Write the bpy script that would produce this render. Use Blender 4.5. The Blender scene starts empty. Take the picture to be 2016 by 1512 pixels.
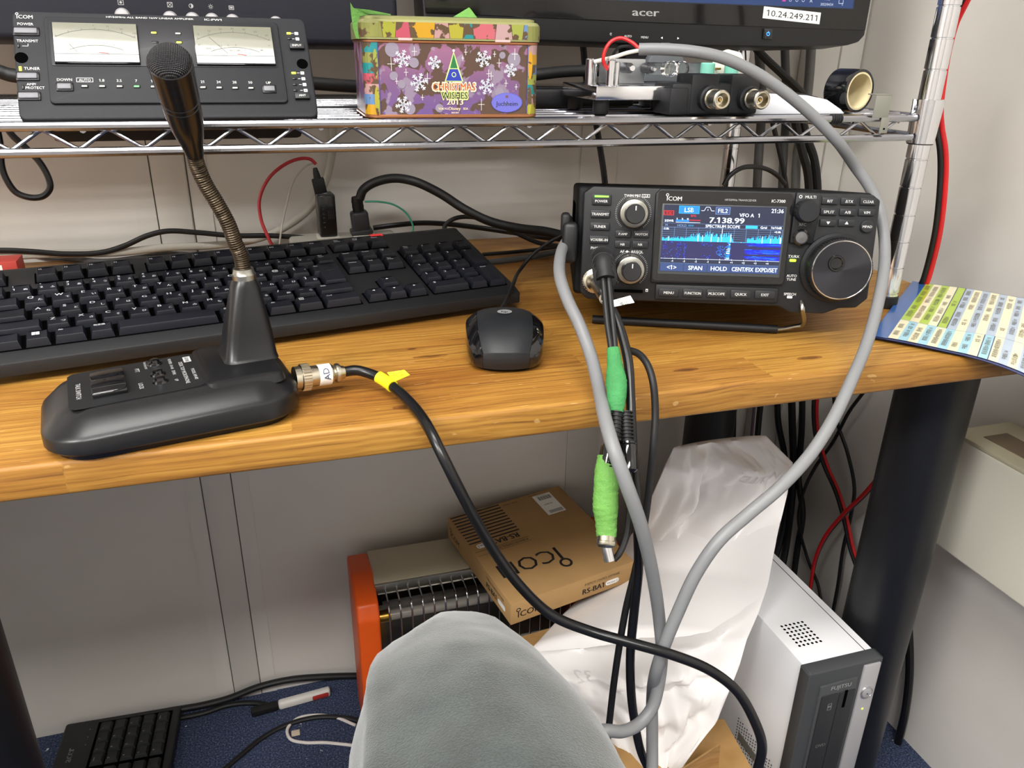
import bpy, bmesh, math, random
from mathutils import Vector, Matrix, noise
R = random.Random(7)
SC = bpy.context.scene
COL = SC.collection
PI = math.pi

# ------------------------------------------------------------------ camera
F_PX, PITCH, ROLL, YAW = 1538.4, .40541, .017266, .30396
CAM = Vector((0, 0, .93))
def _cam_axes():
    cp, sp, cy, sy = math.cos(PITCH), math.sin(PITCH), math.cos(YAW), math.sin(YAW)
    A = Matrix(((1, 0, 0), (0, cp, -sp), (0, sp, cp)))
    B = Matrix(((math.cos(ROLL), -math.sin(ROLL), 0), (math.sin(ROLL), math.cos(ROLL), 0), (0, 0, 1)))
    c = [B @ A @ Vector(v) for v in ((cy, 0, sy), (-sy, 0, cy), (0, -1, 0))]
    return Matrix((c[0], c[1], c[2])).transposed()      # world -> camera (x right, y down, z forward)
W2C = _cam_axes()
C2W = W2C.transposed()
cd = bpy.data.cameras.new('camera'); cam = bpy.data.objects.new('camera', cd); COL.objects.link(cam)
cd.sensor_width = 36; cd.lens = 36 * F_PX / 2016; cd.clip_start = .02; cd.clip_end = 50
rx, ry, rz = C2W @ Vector((1, 0, 0)), C2W @ Vector((0, -1, 0)), C2W @ Vector((0, 0, -1))
cam.matrix_world = Matrix(((rx.x, ry.x, rz.x, 0), (rx.y, ry.y, rz.y, 0), (rx.z, ry.z, rz.z, CAM.z), (0, 0, 0, 1)))
SC.camera = cam
# ------------------------------------------------------------------ view, world, room lamps
SC.view_settings.view_transform = 'Standard'
SC.view_settings.look = 'None'
SC.view_settings.exposure = 0.75
SC.view_settings.gamma = 1
SC.view_settings.use_curve_mapping = False
wd = bpy.data.worlds.new('world'); SC.world = wd; wd.use_nodes = True
wd.node_tree.nodes['Background'].inputs[0].default_value = (.9, .95, 1, 1)
wd.node_tree.nodes['Background'].inputs[1].default_value = .35
LAMPS = [(-.36, .02, 2.40, 1.15, .22, 10.), (-.3, -1.1, 2.40, 1.2, .3, 25.), (-1.9, -.9, 2.40, 1.2, .3, 50.)]  # the third lamp is added to brighten the right wall
for i, (x, y, z, sx, sy, pw) in enumerate(LAMPS):
    ld = bpy.data.lights.new('fluorescent_light', 'AREA'); ld.shape = 'RECTANGLE'; ld.size = sx; ld.size_y = sy
    ld.energy = pw; ld.color = (1, .985, .955)
    lo = bpy.data.objects.new('fluorescent_light', ld); COL.objects.link(lo); lo.location = (x, y, z - .065)

# ------------------------------------------------------------------ pixel -> point on a real plane
def ray(u, v): return C2W @ Vector(((u - 1008) / F_PX, (v - 756) / F_PX, 1))
def P(u, v, Y=None, Z=None, X=None, D=None):
    d = ray(u, v)
    if D is not None: return CAM + d * D
    if Y is not None: return CAM + d * ((Y - CAM.y) / d.y)
    if X is not None: return CAM + d * ((X - CAM.x) / d.x)
    return CAM + d * ((Z - CAM.z) / d.z)

# ------------------------------------------------------------------ materials
MC = {}
def s2l(c): return tuple((x / 12.92 if x <= .04045 else ((x + .055) / 1.055) ** 2.4) for x in c)
def rgb(r, g, b): return s2l((r / 255, g / 255, b / 255))
def mat(name, col=(.5, .5, .5), rough=.5, metal=0, emit=0, coat=0, bump=0, bscale=200, var=0, vscale=20, trans=0, ior=1.45, spec=.5, sheen=0):
    if name in MC: return MC[name]
    m = bpy.data.materials.new(name); m.use_nodes = True; MC[name] = m
    nt = m.node_tree; b = nt.nodes['Principled BSDF']
    b.inputs['Base Color'].default_value = (*col, 1); b.inputs['Roughness'].default_value = rough
    b.inputs['Metallic'].default_value = metal; b.inputs['Specular IOR Level'].default_value = spec
    b.inputs['Coat Weight'].default_value = coat; b.inputs['Coat Roughness'].default_value = .03
    b.inputs['Transmission Weight'].default_value = trans; b.inputs['IOR'].default_value = ior
    b.inputs['Sheen Weight'].default_value = sheen
    if emit:
        b.inputs['Emission Color'].default_value = (*col, 1); b.inputs['Emission Strength'].default_value = emit
        b.inputs['Base Color'].default_value = (.01, .01, .01, 1)
    if var or bump:
        tc = nt.nodes.new('ShaderNodeTexCoord')
        if var:
            n = nt.nodes.new('ShaderNodeTexNoise'); n.inputs['Scale'].default_value = vscale; n.inputs['Detail'].default_value = 4
            nt.links.new(tc.outputs['Object'], n.inputs['Vector'])
            r = nt.nodes.new('ShaderNodeMapRange'); r.inputs[1].default_value = .3; r.inputs[2].default_value = .7
            r.inputs[3].default_value = 1 - var; r.inputs[4].default_value = 1 + var
            nt.links.new(n.outputs[0], r.inputs[0])
            x = nt.nodes.new('ShaderNodeVectorMath'); x.operation = 'SCALE'; x.inputs[0].default_value = col
            nt.links.new(r.outputs[0], x.inputs['Scale']); nt.links.new(x.outputs[0], b.inputs['Base Color'])
        if bump:
            n = nt.nodes.new('ShaderNodeTexNoise'); n.inputs['Scale'].default_value = bscale; n.inputs['Detail'].default_value = 3
            nt.links.new(tc.outputs['Object'], n.inputs['Vector'])
            bp = nt.nodes.new('ShaderNodeBump'); bp.inputs['Strength'].default_value = bump; bp.inputs['Distance'].default_value = .001
            nt.links.new(n.outputs[0], bp.inputs['Height']); nt.links.new(bp.outputs[0], b.inputs['Normal'])
    return m

class NT:                                     # tiny node-tree writer
    def __init__(s, name, rough=.5, metal=0):
        s.m = bpy.data.materials.new(name); s.m.use_nodes = True; MC[name] = s.m
        s.t = s.m.node_tree; s.b = s.t.nodes['Principled BSDF']
        s.b.inputs['Roughness'].default_value = rough; s.b.inputs['Metallic'].default_value = metal
        s.tc = s.t.nodes.new('ShaderNodeTexCoord')
    def n(s, typ, **kw):
        x = s.t.nodes.new('ShaderNode' + typ)
        for k, v in kw.items():
            if hasattr(x, k): setattr(x, k, v)
            else: x.inputs[k.replace('_', ' ')].default_value = v
        return x
    def l(s, a, b): s.t.links.new(a, b)
    def mapping(s, scale=(1, 1, 1), rot=(0, 0, 0), loc=(0, 0, 0)):
        mp = s.t.nodes.new('ShaderNodeMapping'); mp.inputs['Scale'].default_value = scale
        mp.inputs['Rotation'].default_value = rot; mp.inputs['Location'].default_value = loc
        s.l(s.tc.outputs['Object'], mp.inputs['Vector']); return mp.outputs[0]
    def ramp(s, fac, stops):
        r = s.t.nodes.new('ShaderNodeValToRGB'); e = r.color_ramp.elements
        while len(e) < len(stops): e.new(.5)
        for i, (p, c) in enumerate(stops): e[i].position = p; e[i].color = (*c, 1)
        s.l(fac, r.inputs[0]); return r.outputs[0]
    def mix(s, a, b, fac, mode='MIX'):
        x = s.t.nodes.new('ShaderNodeMixRGB'); x.blend_type = mode
        for i, v in ((1, a), (2, b)):
            if isinstance(v, tuple): x.inputs[i].default_value = (*v, 1)
            else: s.l(v, x.inputs[i])
        if isinstance(fac, (int, float)): x.inputs[0].default_value = fac
        else: s.l(fac, x.inputs[0])
        return x.outputs[0]
    def bump(s, h, strength=.3, dist=.001):
        bp = s.t.nodes.new('ShaderNodeBump'); bp.inputs['Strength'].default_value = strength; bp.inputs['Distance'].default_value = dist
        s.l(h, bp.inputs['Height']); s.l(bp.outputs[0], s.b.inputs['Normal'])
    def col(s, c): s.l(c, s.b.inputs['Base Color'])

# ---- wood of the desk: finger-jointed pine staves running along X
w = NT('pine_wood', .42)
br = w.n('TexBrick', offset=.37, offset_frequency=2); br.inputs['Scale'].default_value = 1
br.inputs['Color1'].default_value = (0, 0, 0, 1); br.inputs['Color2'].default_value = (1, 1, 1, 1); br.inputs['Mortar'].default_value = (.5, .5, .5, 1)
br.inputs['Mortar Size'].default_value = .0003; br.inputs['Brick Width'].default_value = .36; br.inputs['Row Height'].default_value = .043
w.l(w.mapping(), br.inputs['Vector'])
st = w.n('TexNoise'); st.inputs['Scale'].default_value = 1; st.inputs['Detail'].default_value = 8; st.inputs['Roughness'].default_value = .62; st.inputs['Distortion'].default_value = .25
mp = w.n('Mapping'); mp.inputs['Scale'].default_value = (7, 420, 420)
off = w.n('VectorMath', operation='MULTIPLY_ADD'); w.l(br.outputs[0], off.inputs[0]); off.inputs[1].default_value = (3, 5, 7); w.l(w.tc.outputs['Object'], off.inputs[2])
wp = w.n('TexNoise'); wp.inputs['Scale'].default_value = 7; w.l(off.outputs[0], wp.inputs['Vector'])
ad = w.n('VectorMath', operation='MULTIPLY_ADD'); w.l(wp.outputs[1], ad.inputs[0]); ad.inputs[1].default_value = (0, .012, .012); w.l(off.outputs[0], ad.inputs[2])
w.l(ad.outputs[0], mp.inputs['Vector']); w.l(mp.outputs[0], st.inputs['Vector'])
base = w.ramp(st.outputs[0], [(.28, rgb(116, 78, 32)), (.42, rgb(156, 112, 46)), (.54, rgb(176, 132, 58)), (.76, rgb(198, 157, 84))])
wp_in = w.n('VectorMath', operation='MULTIPLY_ADD'); wn_ = w.n('TexNoise'); wn_.inputs['Scale'].default_value = 90; w.l(w.tc.outputs['Object'], wn_.inputs['Vector']); w.l(wn_.outputs[1], wp_in.inputs[0]); wp_in.inputs[1].default_value = (.006, .002, 0)
wp_o = w.n('VectorMath', operation='SUBTRACT'); w.l(w.tc.outputs['Object'], wp_o.inputs[0]); wp_o.inputs[1].default_value = (.003, .001, 0); w.l(wp_o.outputs[0], wp_in.inputs[2])
tint = w.ramp(br.outputs[0], [(0, rgb(206, 180, 140)), (.5, rgb(238, 224, 196)), (1, rgb(255, 252, 240))])
c = w.mix(base, tint, .65, 'MULTIPLY')
pn = w.n('TexNoise'); pn.inputs['Scale'].default_value = 5; pn.inputs['Detail'].default_value = 3
mp2 = w.mapping((.7, 3, 3)); w.l(mp2, pn.inputs['Vector'])
pr = w.ramp(pn.outputs[0], [(.36, rgb(206, 170, 126)), (.58, (1, 1, 1))])
c = w.mix(c, pr, .6, 'MULTIPLY')
# knots: centre x, y and radii, each with a dark core and a brown halo
kf = None
for kx, ky, ra_, rb_ in ((.078, .4915, .011, .0042), (.3015, .503, .012, .0035), (.4135, .5005, .013, .0040), (.1015, .603, .0035, .0022), (.113, .583, .016, .0030)):
    sv = w.n('VectorMath', operation='SUBTRACT'); w.l(wp_in.outputs[0], sv.inputs[0]); sv.inputs[1].default_value = (kx, ky, 0)
    dv = w.n('VectorMath', operation='MULTIPLY'); w.l(sv.outputs[0], dv.inputs[0]); dv.inputs[1].default_value = (1 / ra_, 1 / rb_, 0)
    ln = w.n('VectorMath', operation='LENGTH'); w.l(dv.outputs[0], ln.inputs[0])
    if kf is None: kf = ln.outputs['Value']
    else:
        mn = w.n('Math', operation='MINIMUM'); w.l(kf, mn.inputs[0]); w.l(ln.outputs['Value'], mn.inputs[1]); kf = mn.outputs[0]
c = w.mix(c, w.ramp(kf, [(.0, rgb(96, 58, 34)), (.55, rgb(112, 70, 40)), (.72, rgb(200, 160, 110)), (.84, rgb(140, 96, 56)), (1.0, (1, 1, 1))]), .7, 'MULTIPLY')
vo = w.n('TexVoronoi'); vo.inputs['Scale'].default_value = 1; w.l(w.mapping((7, 14, 14), loc=(.3, .1, 0)), vo.inputs['Vector'])
kn = w.ramp(vo.outputs['Distance'], [(.03, rgb(120, 62, 25)), (.085, rgb(120, 62, 25)), (.1, rgb(196, 140, 80)), (.17, (1, 1, 1))])
c = w.mix(c, kn, .0, 'MULTIPLY')
sc = w.n('TexNoise'); sc.inputs['Scale'].default_value = 1; sc.inputs['Detail'].default_value = 2; w.l(w.mapping((60, 420, 100), rot=(0, 0, .5)), sc.inputs['Vector'])
sr = w.ramp(sc.outputs[0], [(.69, (0, 0, 0)), (.72, (1, 1, 1))])
c = w.mix(c, rgb(238, 205, 140), w.mix((0, 0, 0), sr, .28)); w.col(c)
w.l(w.ramp(st.outputs[0], [(.3, (.6, .6, .6)), (.7, (.48, .48, .48))]), w.b.inputs['Roughness'])
w.bump(st.outputs[0], .25, .0006)
# ---- walls
w = NT('wall_panel_paint', .42)
n1 = w.n('TexNoise'); n1.inputs['Scale'].default_value = 3.5; n1.inputs['Detail'].default_value = 5; w.l(w.mapping((1, 1, 1.6)), n1.inputs['Vector'])
w.col(w.ramp(n1.outputs[0], [(.3, rgb(203, 198, 191)), (.7, rgb(213, 209, 203))]))
n2 = w.n('TexNoise'); n2.inputs['Scale'].default_value = 60; w.l(w.tc.outputs['Object'], n2.inputs['Vector']); w.bump(n2.outputs[0], .06, .0008)
# ---- carpet
w = NT('carpet_tile', .95)
n1 = w.n('TexNoise'); n1.inputs['Scale'].default_value = 420; n1.inputs['Detail'].default_value = 4; w.l(w.tc.outputs['Object'], n1.inputs['Vector'])
n3 = w.n('TexNoise'); n3.inputs['Scale'].default_value = 90; n3.inputs['Detail'].default_value = 4; w.l(w.tc.outputs['Object'], n3.inputs['Vector'])
c = w.ramp(n1.outputs[0], [(.35, rgb(26, 34, 56)), (.55, rgb(54, 66, 96)), (.7, rgb(100, 112, 140))])
c = w.mix(c, rgb(205, 205, 200), w.ramp(n3.outputs[0], [(.72, (0, 0, 0)), (.74, (1, 1, 1))])); w.col(c); w.bump(n1.outputs[0], .9, .003)
# ---- tin print: purple sky with worn brown patches and pale round lights
w = NT('tin_purple_print', .33)
n1 = w.n('TexNoise'); n1.inputs['Scale'].default_value = 66; n1.inputs['Detail'].default_value = 6; n1.inputs['Distortion'].default_value = .6; w.l(w.tc.outputs['Object'], n1.inputs['Vector'])
n2 = w.n('TexNoise'); n2.inputs['Scale'].default_value = 75; n2.inputs['Detail'].default_value = 3; w.l(w.mapping(loc=(2, 3, 4)), n2.inputs['Vector'])
sp = w.n('SeparateXYZ'); w.l(w.tc.outputs['Object'], sp.inputs[0])
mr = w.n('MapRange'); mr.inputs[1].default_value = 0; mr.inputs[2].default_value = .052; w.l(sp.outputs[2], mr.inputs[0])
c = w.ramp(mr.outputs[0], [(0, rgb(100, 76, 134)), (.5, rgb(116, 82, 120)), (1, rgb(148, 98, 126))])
c = w.mix(c, rgb(142, 128, 146), w.ramp(n2.outputs[0], [(.55, (0, 0, 0)), (.58, (.8, .8, .8))]))
c = w.mix(c, rgb(84, 63, 52), w.ramp(n1.outputs[0], [(.515, (0, 0, 0)), (.53, (1, 1, 1))])); w.col(c)
# ---- trousers
w = NT('grey_trouser_cloth', .9)
n1 = w.n('TexNoise'); n1.inputs['Scale'].default_value = 900; n1.inputs['Detail'].default_value = 5; w.l(w.tc.outputs['Object'], n1.inputs['Vector'])
n2 = w.n('TexNoise'); n2.inputs['Scale'].default_value = 40; n2.inputs['Detail'].default_value = 6; w.l(w.tc.outputs['Object'], n2.inputs['Vector'])
c = w.mix(w.ramp(n1.outputs[0], [(.3, rgb(42, 49, 49)), (.7, rgb(66, 74, 73))]), w.ramp(n2.outputs[0], [(.35, rgb(190, 190, 190)), (.6, (1, 1, 1))]), .7, 'MULTIPLY'); w.col(c)
w.b.inputs['Sheen Weight'].default_value = .4
w.bump(n1.outputs[0], .5, .0007)
# ---- worn cardboard
w = NT('cardboard', .8)
n1 = w.n('TexNoise'); n1.inputs['Scale'].default_value = 30; w.l(w.mapping((1, 1, 6)), n1.inputs['Vector'])
w.col(w.ramp(n1.outputs[0], [(.3, rgb(166, 126, 72)), (.7, rgb(186, 146, 92))]))

BLK = mat('black_plastic', rgb(22, 22, 24), .42, bump=.15, bscale=1500)
BLKG = mat('glossy_black', rgb(14, 14, 16), .08, coat=.5)
RBLK = mat('radio_black', rgb(24, 25, 28), .48, bump=.2, bscale=2500)
KEYM = mat('key_charcoal', rgb(22, 24, 32), .42, bump=.12, bscale=2500)
KBODY = mat('keyboard_case', rgb(28, 29, 31), .5, bump=.2, bscale=2500)
BTN = mat('button_black', rgb(36, 37, 40), .45)
AMPG = mat('amp_grey', rgb(36, 37, 41), .55, bump=.1, bscale=2500, spec=.35)
AMPB = mat('amp_button_grey', rgb(120, 120, 126), .4)
WHT = mat('white_print', rgb(232, 232, 230), .6)
DIMW = mat('dim_print', rgb(165, 165, 165), .6)
CHR = mat('chrome', rgb(225, 225, 228), .12, 1)
CHRW = mat('zinc_wire', rgb(160, 160, 165), .2, 1, bump=.1, bscale=300)
STEEL = mat('brushed_steel', rgb(170, 168, 160), .3, 1)
NICK = mat('nickel_connector', rgb(205, 198, 180), .25, 1)
BRASS = mat('brass', rgb(190, 150, 70), .3, 1)
RUB = mat('black_rubber', rgb(20, 20, 22), .55)
CBL = mat('black_cable', rgb(16, 16, 18), .28)
CBLM = mat('matte_black_cable', rgb(18, 18, 19), .5)
GRY = mat('grey_cable', rgb(124, 125, 127), .42)
DGRY = mat('dark_grey_cable', rgb(72, 72, 72), .5)
LGRY = mat('pale_cable', rgb(186, 182, 172), .5)
RED = mat('red_cable', rgb(196, 26, 30), .4)
DRED = mat('crimson_cable', rgb(170, 36, 46), .45)
GRNT = mat('green_paper_tape', rgb(58, 134, 74), .7, bump=.6, bscale=700, var=.12, vscale=120)
LIME = mat('lime_paper_tape', rgb(98, 150, 68), .7, bump=.5, bscale=700, var=.1, vscale=100)
YEL = mat('yellow_label', rgb(240, 225, 30), .6)
WLAB = mat('white_label', rgb(236, 236, 232), .55)
INK = mat('black_ink', rgb(25, 24, 24), .6)
NAVY = mat('navy_bezel', rgb(20, 22, 34), .5, bump=.1, bscale=2000)
ABZ = mat('monitor_gloss_black', rgb(13, 13, 15), .12, coat=.3)
ABZM = mat('monitor_chin_black', rgb(26, 26, 28), .4)
PCW = mat('computer_white', rgb(226, 227, 230), .45, bump=.08, bscale=2000)
PCG = mat('computer_grey', rgb(66, 68, 70), .5, bump=.2, bscale=2500)
PCD = mat('computer_dark', rgb(38, 39, 41), .5)
SIL = mat('silver_panel', rgb(172, 170, 172), .4, .3)
ORG = mat('orange_enamel', rgb(216, 84, 20), .4)
BEIGE = mat('beige_enamel', rgb(180, 172, 150), .45)
DUCT = mat('cream_plastic', rgb(228, 224, 208), .5)
BAG = mat('white_kraft_paper', rgb(246, 243, 242), .62, bump=.5, bscale=38)
LEGB = mat('black_powder_coat', rgb(17, 18, 22), .42, bump=.15, bscale=800)
DARKH = mat('hole_shade', rgb(6, 6, 6), .9, spec=0)  # flat near-black that paints the shade inside holes and gaps
CLEARP = mat('clear_acrylic', (.95, .97, .97), .05, trans=1)
TEAL = mat('teal_plastic', rgb(120, 190, 170), .35)
CREAMW = mat('ivory_plastic', rgb(232, 228, 216), .4)
TRIMM = mat('wall_trim_paint', rgb(206, 202, 195), .4)
CEILM = mat('ceiling_white', rgb(225, 224, 220), .8)
EM = {}
def em(name, c, k=1.0): return mat(name, rgb(*c), .3, emit=k)

# ------------------------------------------------------------------ geometry builder
_rb = {}
def rbox_geo(sx, sy, sz, r, seg=2):
    k = (round(sx, 5), round(sy, 5), round(sz, 5), round(r, 5), seg)
    if k in _rb: return _rb[k]
    bm = bmesh.new(); bmesh.ops.create_cube(bm, size=1, matrix=Matrix.Diagonal((sx, sy, sz, 1)))
    if r > 0: bmesh.ops.bevel(bm, geom=bm.edges[:], offset=min(r, .49 * min(sx, sy, sz)), segments=seg, profile=.5, affect='EDGES')
    bm.verts.index_update()
    g = ([v.co.copy() for v in bm.verts], [[v.index for v in f.verts] for f in bm.faces]); bm.free(); _rb[k] = g; return g
def T(x=0, y=0, z=0): return Matrix.Translation((x, y, z))
def RX(a): return Matrix.Rotation(a, 4, 'X')
def RY(a): return Matrix.Rotation(a, 4, 'Y')
def RZ(a): return Matrix.Rotation(a, 4, 'Z')
def ZTO(o, d):                                  # frame at o whose z axis is d
    d = Vector(d).normalized(); return Matrix.Translation(o) @ d.to_track_quat('Z', 'Y').to_matrix().to_4x4()
def catmull(pts, n=8):
    pts = [Vector(p) for p in pts]
    if len(pts) < 3: return pts
    q = [pts[0] * 2 - pts[1]] + pts + [pts[-1] * 2 - pts[-2]]; out = []
    for i in range(1, len(q) - 2):
        a, b, c, d = q[i - 1:i + 3]
        t0 = 0; t1 = max((b - a).length, 1e-6) ** .5; t2 = t1 + max((c - b).length, 1e-6) ** .5; t3 = t2 + max((d - c).length, 1e-6) ** .5
        for j in range(n):
            t = t1 + (t2 - t1) * j / n
            A1 = a * ((t1 - t) / (t1 - t0)) + b * ((t - t0) / (t1 - t0)); A2 = b * ((t2 - t) / (t2 - t1)) + c * ((t - t1) / (t2 - t1)); A3 = c * ((t3 - t) / (t3 - t2)) + d * ((t - t2) / (t3 - t2))
            B1 = A1 * ((t2 - t) / (t2 - t0)) + A2 * ((t - t0) / (t2 - t0)); B2 = A2 * ((t3 - t) / (t3 - t1)) + A3 * ((t - t1) / (t3 - t1))
            out.append(B1 * ((t2 - t) / (t2 - t1)) + B2 * ((t - t1) / (t2 - t1)))
    out.append(pts[-1]); return out
_fc = {}
def text_geo(s, bold=0.0):
    k = (s, bold)
    if k in _fc: return _fc[k]
    def raw(t):
        cu = bpy.data.curves.new('t', 'FONT'); cu.body = t; cu.size = 1; cu.resolution_u = 2; cu.offset = bold if bold > .045 else 0; cu.fill_mode = 'FRONT'
        o = bpy.data.objects.new('t', cu); me = bpy.data.meshes.new_from_object(o)
        a = [v.co.copy() for v in me.vertices]; b = [list(p.vertices) for p in me.polygons]
        bpy.data.objects.remove(o); bpy.data.curves.remove(cu); bpy.data.meshes.remove(me); return a, b
    vs, fs = raw(s)
    for i, c_ in enumerate(s):                  # the plain figure one gets its flag
        if c_ == '1':
            xr = max(v.x for v in raw(s[:i + 1])[0]) - .05; o_ = len(vs)
            vs += [Vector((xr, .73, 0)), Vector((xr - .20, .60, 0)), Vector((xr - .20, .50, 0)), Vector((xr, .61, 0))]; fs.append([o_, o_ + 1, o_ + 2, o_ + 3])
    if 0 < bold <= .045:                        # a heavier stroke: the outline again, a little to the right
        o_ = len(vs); k_ = .02 + bold; fs += [[i + o_ for i in f] for f in fs]; vs += [v + Vector((k_, 0, 0)) for v in vs]
    if vs:
        x0 = min(v.x for v in vs); x1 = max(v.x for v in vs)
        for v in vs: v.x -= x0
        wd_ = x1 - x0
    else: wd_ = 0
    fs2 = []
    for f in fs:                                # make every face point to +z
        a = sum((vs[f[i]].x * vs[f[(i + 1) % len(f)]].y - vs[f[(i + 1) % len(f)]].x * vs[f[i]].y) for i in range(len(f)))
        fs2.append(f if a > 0 else f[::-1])
    _fc[k] = (vs, fs2, wd_); return _fc[k]
CAPH = .73

class G:
    def __init__(s, M=None): s.v = []; s.f = []; s.mi = []; s.mats = []; s.M = M or Matrix.Identity(4)
    def add(s, vs, fs, m, M=None):
        MM = s.M @ M if M is not None else s.M
        if m not in s.mats: s.mats.append(m)
        k = s.mats.index(m); o = len(s.v)
        s.v += [MM @ Vector(v) for v in vs]
        for f in fs: s.f.append([i + o for i in f]); s.mi.append(k)
        return s
    def box(s, c, size, m, r=0, seg=2, M=None):
        g = rbox_geo(*size, r, seg); MM = T(*c) if M is None else M @ T(*c)
        return s.add(g[0], g[1], m, MM)
    def lathe(s, prof, m, M=None, n=24, caps=True):
        vs = []; fs = []
        for r, z in prof:
            for j in range(n): a = 2 * PI * j / n; vs.append((r * math.cos(a), r * math.sin(a), z))
        for i in range(len(prof) - 1):
            for j in range(n): k = (j + 1) % n; fs.append((i * n + j, i * n + k, (i + 1) * n + k, (i + 1) * n + j))
        if caps and prof[0][0] > 1e-6: fs.append(list(range(n))[::-1])
        if caps and prof[-1][0] > 1e-6: fs.append([(len(prof) - 1) * n + j for j in range(n)])
        return s.add(vs, fs, m, M)
    def cyl(s, p0, p1, r0, m, r1=None, n=16):
        p0 = Vector(p0); p1 = Vector(p1); L = (p1 - p0).length; r1 = r0 if r1 is None else r1
        return s.lathe([(r0, 0), (r1, L)], m, ZTO(p0, p1 - p0), n)
    def tube(s, pts, r, m, n=10, smooth=8, squash=1.0, caps=True):
        rr = None
        if isinstance(r, (list, tuple)): rr = list(r)
        q = catmull(pts, smooth) if smooth else [Vector(p) for p in pts]
        def rad(i):
            if rr is None: return r
            t = i / (len(q) - 1) * (len(rr) - 1); a = int(min(t, len(rr) - 2)); return rr[a] + (rr[a + 1] - rr[a]) * (t - a)
        vs = []; fs = []; t0 = (q[1] - q[0]).normalized(); up = Vector((0, 0, 1)) if abs(t0.z) < .9 else Vector((0, 1, 0))
        nrm = (up - t0 * up.dot(t0)).normalized()
        for i, p in enumerate(q):
            t = (q[min(i + 1, len(q) - 1)] - q[max(i - 1, 0)]).normalized()
            nrm = (nrm - t * nrm.dot(t)).normalized(); b = t.cross(nrm); ra = rad(i)
            for j in range(n): a = 2 * PI * j / n; vs.append(p + nrm * (ra * math.cos(a) * squash) + b * (ra * math.sin(a)))
        for i in range(len(q) - 1):
            for j in range(n): k = (j + 1) % n; fs.append((i * n + j, i * n + k, (i + 1) * n + k, (i + 1) * n + j))
        if caps: fs.append(list(range(n))[::-1]); fs.append([(len(q) - 1) * n + j for j in range(n)])
        return s.add(vs, fs, m)
    def prism(s, poly, y0, y1, m, r=0, M=None, seg=2):      # poly of (x, z), extruded along y
        bm = bmesh.new(); a = [bm.verts.new((x, y0, z)) for x, z in poly]; b = [bm.verts.new((x, y1, z)) for x, z in poly]
        bm.faces.new(a); bm.faces.new(b[::-1])
        for i in range(len(poly)): k = (i + 1) % len(poly); bm.faces.new((a[k], a[i], b[i], b[k]))
        bmesh.ops.recalc_face_normals(bm, faces=bm.faces[:])
        if r > 0: bmesh.ops.bevel(bm, geom=bm.edges[:], offset=r, segments=seg, profile=.5, affect='EDGES')
        bm.verts.index_update(); vs = [v.co.copy() for v in bm.verts]; fs = [[v.index for v in f.verts] for f in bm.faces]; bm.free()
        return s.add(vs, fs, m, M)
    def obj(s, name, parent=None, smooth=True, angle=35, **tags):
        me = bpy.data.meshes.new(name); me.from_pydata([tuple(v) for v in s.v], [], s.f)
        for m in s.mats: me.materials.append(m)
        me.polygons.foreach_set('material_index', s.mi)
        if smooth: me.shade_smooth(); me.set_sharp_from_angle(angle=math.radians(angle))
        me.update(); o = bpy.data.objects.new(name, me); COL.objects.link(o)
        if parent is not None: o.parent = parent
        for k, v in tags.items(): o[k] = v
        return o

class D2:                                       # draws flat print on a plane; frame M maps (x, y) -> surface, z -> outwards
    def __init__(s, g, M, lift=.00012): s.g = g; s.M = M; s.z = lift; s.st = .00004
    def up(s): s.z += s.st
    def poly(s, pts, m): s.g.add([(x, y, s.z) for x, y in pts], [list(range(len(pts)))], m, s.M)
    def rect(s, x0, y0, x1, y1, m): s.poly([(x0, y0), (x1, y0), (x1, y1), (x0, y1)], m)
    def rrect(s, x0, y0, x1, y1, r, m):
        p = []
        for cx_, cy_, a0 in ((x1 - r, y0 + r, -90), (x1 - r, y1 - r, 0), (x0 + r, y1 - r, 90), (x0 + r, y0 + r, 180)):
            for k in range(5): a = math.radians(a0 + k * 22.5); p.append((cx_ + r * math.cos(a), cy_ + r * math.sin(a)))
        s.poly(p, m)
    def disc(s, x, y, r, m, ry=None, n=20): s.poly([(x + r * math.cos(2 * PI * k / n), y + (ry or r) * math.sin(2 * PI * k / n)) for k in range(n)], m)
    def ring(s, x, y, r0, r1, m, a0=0, a1=360, n=24, sy=1):
        vs = []; fs = []
        for k in range(n + 1):
            a = math.radians(a0 + (a1 - a0) * k / n)
            vs += [(x + r0 * math.cos(a), y + sy * r0 * math.sin(a), s.z), (x + r1 * math.cos(a), y + sy * r1 * math.sin(a), s.z)]
        for k in range(n): fs.append((2 * k, 2 * k + 1, 2 * k + 3, 2 * k + 2))
        s.g.add(vs, fs, m, s.M)
    def line(s, x0, y0, x1, y1, w_, m):
        d = Vector((x1 - x0, y1 - y0)); d.normalize(); nx, ny = -d.y * w_ / 2, d.x * w_ / 2
        s.poly([(x0 - nx, y0 - ny), (x1 - nx, y1 - ny), (x1 + nx, y1 + ny), (x0 + nx, y0 + ny)], m)
    def frame(s, x0, y0, x1, y1, w_, m):
        s.rect(x0, y0, x1, y0 + w_, m); s.rect(x0, y1 - w_, x1, y1, m); s.rect(x0, y0, x0 + w_, y1, m); s.rect(x1 - w_, y0, x1, y1, m)
    def text(s, t, x, y, h, m, al='C', bold=0.0, rot=0, sx=1.0, width=None):
        vs, fs, wd_ = text_geo(t, bold)
        if not vs: return
        k = h / CAPH; kx = k * sx if width is None else width / wd_
        ox = {'C': -wd_ * kx / 2, 'L': 0, 'R': -wd_ * kx}[al]
        s.g.add([(ox + v.x * kx, v.y * k - h / 2, 0) for v in vs], fs, m, s.M @ T(x, y, s.z) @ RZ(rot))
def FRONT(y=0): return T(0, y, 0) @ RX(PI / 2)          # (x, y) -> (x, z) on a face that looks to -y
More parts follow.
